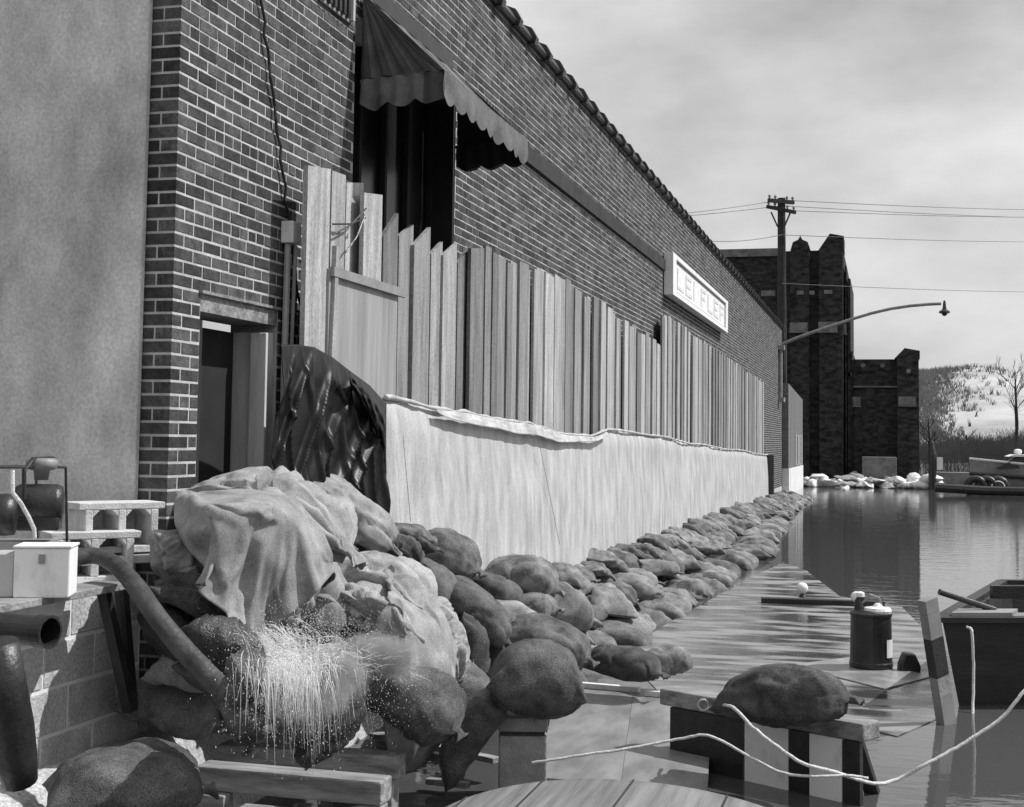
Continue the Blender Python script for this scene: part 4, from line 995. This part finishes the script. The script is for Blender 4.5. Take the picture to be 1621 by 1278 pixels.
# ------------------------------------------------------------------ boats
sw = thing('black_scow', 'black flat sided scow moored at the right edge with a rope over its bow', 'boat', onz(1621, 1080, 0))
HZ = .58
c0 = onz(1492, 985, HZ); c1 = onz(1760, 985, HZ); bdx = (c1-c0).normalized(); bdy = (onz(1590, 925, HZ)-c0).normalized(); WB, LB_ = 2.2, 3.0
def sw_pt(u, v, z): return c0+bdx*u+bdy*v+Vector((0,0,z-HZ))
g = G()
ho = [sw_pt(0,0,HZ), sw_pt(WB,0,HZ), sw_pt(WB,LB_,HZ), sw_pt(0,LB_,HZ)]; hb = [sw_pt(.14,.12,-.25), sw_pt(WB-.12,.12,-.25), sw_pt(WB-.12,LB_-.2,-.25), sw_pt(.14,LB_-.2,-.25)]
hi_ = [sw_pt(.07,.08,HZ), sw_pt(WB-.07,.08,HZ), sw_pt(WB-.07,LB_-.08,HZ), sw_pt(.07,LB_-.08,HZ)]; hf = [sw_pt(.15,.2,-.1), sw_pt(WB-.15,.2,-.1), sw_pt(WB-.15,LB_-.2,-.1), sw_pt(.15,LB_-.2,-.1)]
g.add(ho+hb+hi_+hf, [(0,1,5,4),(1,2,6,5),(2,3,7,6),(3,0,4,7),(4,5,6,7),(0,8,9,1),(1,9,10,2),(2,10,11,3),(3,11,8,0),(8,12,13,9),(9,13,14,10),(10,14,15,11),(11,15,12,8),(12,15,14,13)])
obj('hull', g, M_hull, sw)
gw = G(); cr = [sw_pt(-.02,-.02,HZ+.02), sw_pt(WB+.02,-.02,HZ+.02), sw_pt(WB+.02,LB_+.02,HZ+.02), sw_pt(-.02,LB_+.02,HZ+.02)]
for i in range(4): gw.beam(cr[i], cr[(i+1)%4], .09, .035)
obj('gunwale', gw, M_hull, sw)
obj('thwart', G().obox(sw_pt(WB/2, .9, HZ-.06), bdx, bdy, CU, WB/2-.08, .12, .02), M_oldwood, sw)
obj('bow_plate', G().obox(sw_pt(.28, .16, HZ+.05), bdx, bdy, CU, .22, .14, .012), M_midgrey, sw)
obj('rear_coaming', G().beam(sw_pt(.1, 1.6, HZ+.06), sw_pt(WB-.05, 1.6, HZ+.06), .05, .10), M_black, sw)
A, B = ony(1487, 937, c0.y+.15), ony(1575, 966, c0.y+.35)
tag(obj('pole_handle', G().tube([A, B], .022, 10), M_black), 'dark wooden pole end sticking out over the bow of the scow', 'pole')
# pale hull overturned in the foreground
q = ony(1000, 1252, 5.0); 
ob = thing('overturned_skiff', 'pale overturned skiff whose rounded hull fills the lower edge', 'boat', (q.x, 3.4, 0))
def hullfn(u, v):
    y = 5.15-3.6*u; t = (v-.5)*math.pi*.98; wdt = .95*(1-.15*u*u); hgt = q.z*(1+.02*u)
    k = .0 if u > 0 else 0
    x = q.x-.02+wdt*math.sin(t); z = hgt*(abs(math.cos(t))**.75)
    return Vector((x, y, z))
o = obj('hull', G().grid(hullfn, 40, 60), M_palehull, ob, smooth=True); o.modifiers.new('thick', 'SOLIDIFY').thickness = .03
obj('transom', G().extr([hullfn(0, i/24)+Vector((0,-.03,-.01)) for i in range(25)], (0, -.03, 0)), M_palehull, ob)
for k_ in (.14, .26, .38, .5, .62, .74, .86):
    obj('seam', G().tube([hullfn(i/12, k_)+Vector((0, 0, .001)) for i in range(13)], .005, 5), M_brick_dark, ob)
obj('keel', G().box(q.x-.03, q.x+.01, 1.7, 4.3, q.z+.002, q.z+.03), M_palehull, ob)

# ------------------------------------------------------------------ ropes
def smooth_path(P, n=8):
    out = []
    for i in range(len(P)-1):
        p0, p1, p2, p3 = P[max(0,i-1)], P[i], P[i+1], P[min(len(P)-1,i+2)]
        for k in range(n):
            t = k/n; out.append(.5*((2*p1)+(p2-p0)*t+(2*p0-5*p1+4*p2-p3)*t*t+(3*p1-p0-3*p2+p3)*t**3))
    return out+[P[-1]]
Af = A = None
def rp_(pts, r, lab): 
    P = smooth_path([ony(a, b, y) for a, b, y in pts]); P = [p+Vector((.004*noise.noise((i*.5,0,0)), 0, .005*noise.noise((i*.4,3,0)))) for i, p in enumerate(P)]
    tag(obj('rope', G().tube(P, r, 6), M_rope, smooth=True), lab, 'rope')
rp_([(1660,1050,7.5),(1621,1095,7.4),(1585,1137,7.35),(1540,1168,7.3),(1500,1192,7.25),(1460,1213,7.2),(1425,1232,7.2),(1390,1241,7.1),(1355,1233,7.0),(1320,1222,6.9),(1270,1208,6.85),(1225,1178,6.9),(1190,1150,7.0),(1160,1120,7.1),(1135,1117,7.3),(1122,1123,7.5)], .009, 'thick pale mooring rope sagging from the scow to the barricade')
rp_([(840,1208,6.7),(900,1199,6.75),(1000,1184,6.85),(1070,1171,6.9),(1112,1164,6.9),(1140,1172,6.9),(1190,1200,6.9),(1240,1224,6.85),(1290,1229,6.85),(1340,1228,6.9),(1374,1232,6.95)], .007, 'thin pale line stretched from the pier past the barricade')
rp_([(1530,993,c0.y-.03),(1537,996,c0.y-.05),(1539,1010,c0.y-.06),(1541,1060,c0.y-.05),(1540,1120,c0.y-.12),(1537,1168,c0.y-.3)], .010, 'pale rope hanging straight down the side of the black scow')

# ------------------------------------------------------------------ far shore
sr = random.Random(21)
for i in range(40):
    px = 1272+i*5.2+sr.uniform(-5, 5); py = 766+sr.uniform(-9, 7)
    me = bag_mesh(1.1*sr.uniform(.4, 1.2), sr.uniform(.3, .7), .42*sr.uniform(.5, 1.2), 90+i, nu=14, nv=10, fold=.08); me.materials.append(M_white if sr.random() < .55 else M_canvas)
    o = bpy.data.objects.new('sandbag', me); COL.objects.link(o); q = ony(px, py, 60-sr.random()*1.5); o.location = (q.x, q.y, max(.1, q.z)); o.rotation_euler = (sr.uniform(-.3,.3), sr.uniform(-.3,.3), sr.uniform(0, 3))
    tag(o, 'pale sack or ice lump heaped at the foot of the dark hall', 'sandbag', 'pale sacks at the foot of the dark hall')
q = ony(1392, 735, 60.6)
tag(obj('crate', G().box(q.x-.7, q.x+.7, 60.2, 61.2, .1, 1.25), M_stone, bevel=.03), 'grey crate standing on the pale heap before the dark hall', 'crate')
q = ony(1476, 735, 58.0); pl = thing('mooring_post', 'dark mooring post with a white plate beside the dark hall', 'post', (q.x, 58, 0))
obj('post', G().lathe((q.x, 58, -.3), [(.16,0),(.16,1.7),(.10,1.95),(.05,2.1)], 10), M_black, pl); obj('plate', G().box(q.x+.17, q.x+.4, 57.9, 57.95, .8, 1.3), M_white, pl)
a, b = ony(1478, 733, 66), ony(1640, 752, 66)
tag(obj('quay_wall', G().box(a.x, b.x+20, 66, 67, -.3, .55), M_conc), 'low concrete quay wall behind the moored cruiser', 'wall')
# moored cabin boat
q = ony(1535, 775, 55); mb = thing('cabin_cruiser', 'low cabin cruiser with pale sheer line moored across the water', 'boat', (q.x+4, 55, 0))
bow = ony(1535, 727, 55); 
def cruiser(u, v):
    x = bow.x+9*u; hw2 = .05+1.1*min(1, u*3)**.6; zt = bow.z-.35*min(1, u*2.2); t = (v-.5)*2
    return Vector((x, 55+hw2*math.copysign(abs(t)**.6, t), -.1+(zt+.1)*abs(t)**1.8))
obj('hull', G().grid(cruiser, 30, 17), M_midgrey, mb, smooth=True)
obj('sheer', G().tube([cruiser(i/20, 0)+Vector((0,-.02,.02)) for i in range(21)], .05, 6), M_white, mb)
obj('boot_stripe', G().tube([cruiser(i/20, .12)+Vector((0,-.06,0)) for i in range(21)], .07, 6), M_black, mb)
z0 = bow.z-.3
cab = obj('cabin', G().extr([(bow.x+.9, 54.2, z0), (bow.x+8, 54.2, z0), (bow.x+8, 54.2, z0+.42), (bow.x+1.7, 54.2, z0+.42)], (0, 1.6, 0)), M_black, mb)
obj('cabin_roof', G().extr([(bow.x+1.3, 54.1, z0+.422), (bow.x+8.1, 54.1, z0+.422), (bow.x+8.1, 54.1, z0+.50), (bow.x+1.5, 54.1, z0+.50)], (0, 1.8, 0)), M_white, cab)
obj('searchlight', G().lathe((bow.x+1.7, 54.9, z0+.502), [(.05,0),(.14,.06),(.14,.16),(.05,.2)], 8), M_white, cab)
for i, (px, lab) in enumerate(((1545,'dark tyre fender leaning against the bow of the cruiser'),(1562,'dark tyre fender between two others below the cruiser'),(1580,'dark tyre fender with a pale rim below the cruiser'))):
    q = ony(px, 764, 53.4); pts = [Vector((q.x+.30*math.cos(k*math.pi/8), 53.4+.05*i, .28+.30*math.sin(k*math.pi/8))) for k in range(17)]
    o = thing('tyre_fender', lab, 'tyre', (q.x, 53.4, 0), 'tyre fenders by the cruiser')
    obj('tyre', G().tube(pts, .13, 8, caps=False), M_black, o, smooth=True)
    if i == 2: obj('rim', G().tube([p.lerp(Vector((q.x, 53.3, .28)), .25)+Vector((0,-.08,0)) for p in pts[:9]], .03, 6), M_white, o)
tag(obj('log_boom', G().tube([ony(1480, 772, 52.5), ony(1560, 777, 52.5), ony(1700, 780, 52)], .16, 8), M_black), 'dark log boom floating under the cruiser', 'log')

# brush and trees on the far bank
tr_ = random.Random(2); g = G()
def twig(p, h, w, lean):
    q = p+Vector((lean*h, 0, h)); g.add([p+Vector((-w,0,0)), p+Vector((w,0,0)), q+Vector((w*.2,0,0)), q+Vector((-w*.2,0,0))], [(0,1,2,3)])
for i in range(15000):
    x = tr_.uniform(2, 44); y = tr_.uniform(78, 142); z = hz(x, y); h = tr_.uniform(.8, 2.4)*(.75+.5*noise.noise((x*.25, 0, 0)))
    p = Vector((x, y, z-.1)); twig(p, h, .022, tr_.uniform(-.2, .2))
    for k in range(3):
        t = tr_.uniform(.3, .9); twig(p+Vector((0,0,h*t)), h*tr_.uniform(.2, .5), .012, tr_.uniform(-.9, .9))
o = obj('brush', g, M_brush, fix=False); tag(o, 'dense bare brush along the far bank below the snowy hill', kind='stuff')
g = G()
for i in range(2600):                              # scattered scrub on the slope and the ridge line
    k = tr_.random()
    if k < .62: y = tr_.uniform(150, 265); x = 3.42+(y)*tr_.gauss(.027, .010)
    elif k < .68: y = tr_.uniform(180, 255); x = 3.42+y*tr_.gauss(.055, .015)
    else: x = tr_.uniform(-30, 80); y = tr_.uniform(262, 285)
    p = Vector((x, y, hz(x, y)-.2)); h = tr_.uniform(.5, 1.5)
    for j in range(5): twig(p+Vector((tr_.uniform(-.3,.3),0,0)), h*tr_.uniform(.5,1), .06, tr_.uniform(-.6, .6))
o = obj('scrub', g, mat('hazed_scrub', .14, .26, .95, (.2,.2,.2), 1.0), fix=False); tag(o, 'scattered bare scrub on the snowy hillside and its ridge', kind='stuff')  # scrub made paler than the brush: distance haze put into its colour
def bare_tree(px, Y, H, lab, seed):
    rr = random.Random(seed); q = ony(px, 735, Y); base = Vector((q.x, Y, hz(q.x, Y)-.2))
    t = thing('bare_tree', lab, 'tree', base, 'bare trees on the far bank')
    tk = G(); tk.tube([base, base+Vector((.1, 0, H*.4)), base+Vector((.0, 0, H*.9))], [.14, .10, .03], 8); obj('trunk', tk, M_bark, t)
    cw = G()
    def br(p, d, L, r, n):
        e = p+d*L; cw.tube([p, p.lerp(e, .5)+Vector((0,0,.05*L)), e], [r, r*.7, r*.4], 4, caps=False)
        if n:
            for k in range(3): 
                dd = (d+Vector((rr.uniform(-.7,.7), rr.uniform(-.7,.7), rr.uniform(0,.6)))).normalized(); br(p.lerp(e, rr.uniform(.4, 1)), dd, L*rr.uniform(.5,.75), r*.55, n-1)
    for k in range(11):
        a = rr.uniform(0, 6.28); br(base+Vector((0,0,H*rr.uniform(.3,.9))), Vector((math.cos(a)*.7, math.sin(a)*.7, .75)).normalized(), H*rr.uniform(.16,.3), .028, 3)
    obj('crown', cw, M_bark, t)
bare_tree(1608, 95, 6.6, 'tall bare tree rising above the brush on the far bank', 4)
bare_tree(1470, 90, 3.0, 'slim bare tree beside the wall of the dark hall', 9)
bare_tree(1530, 100, 2.2, 'low bare tree in the brush between two taller ones', 15)
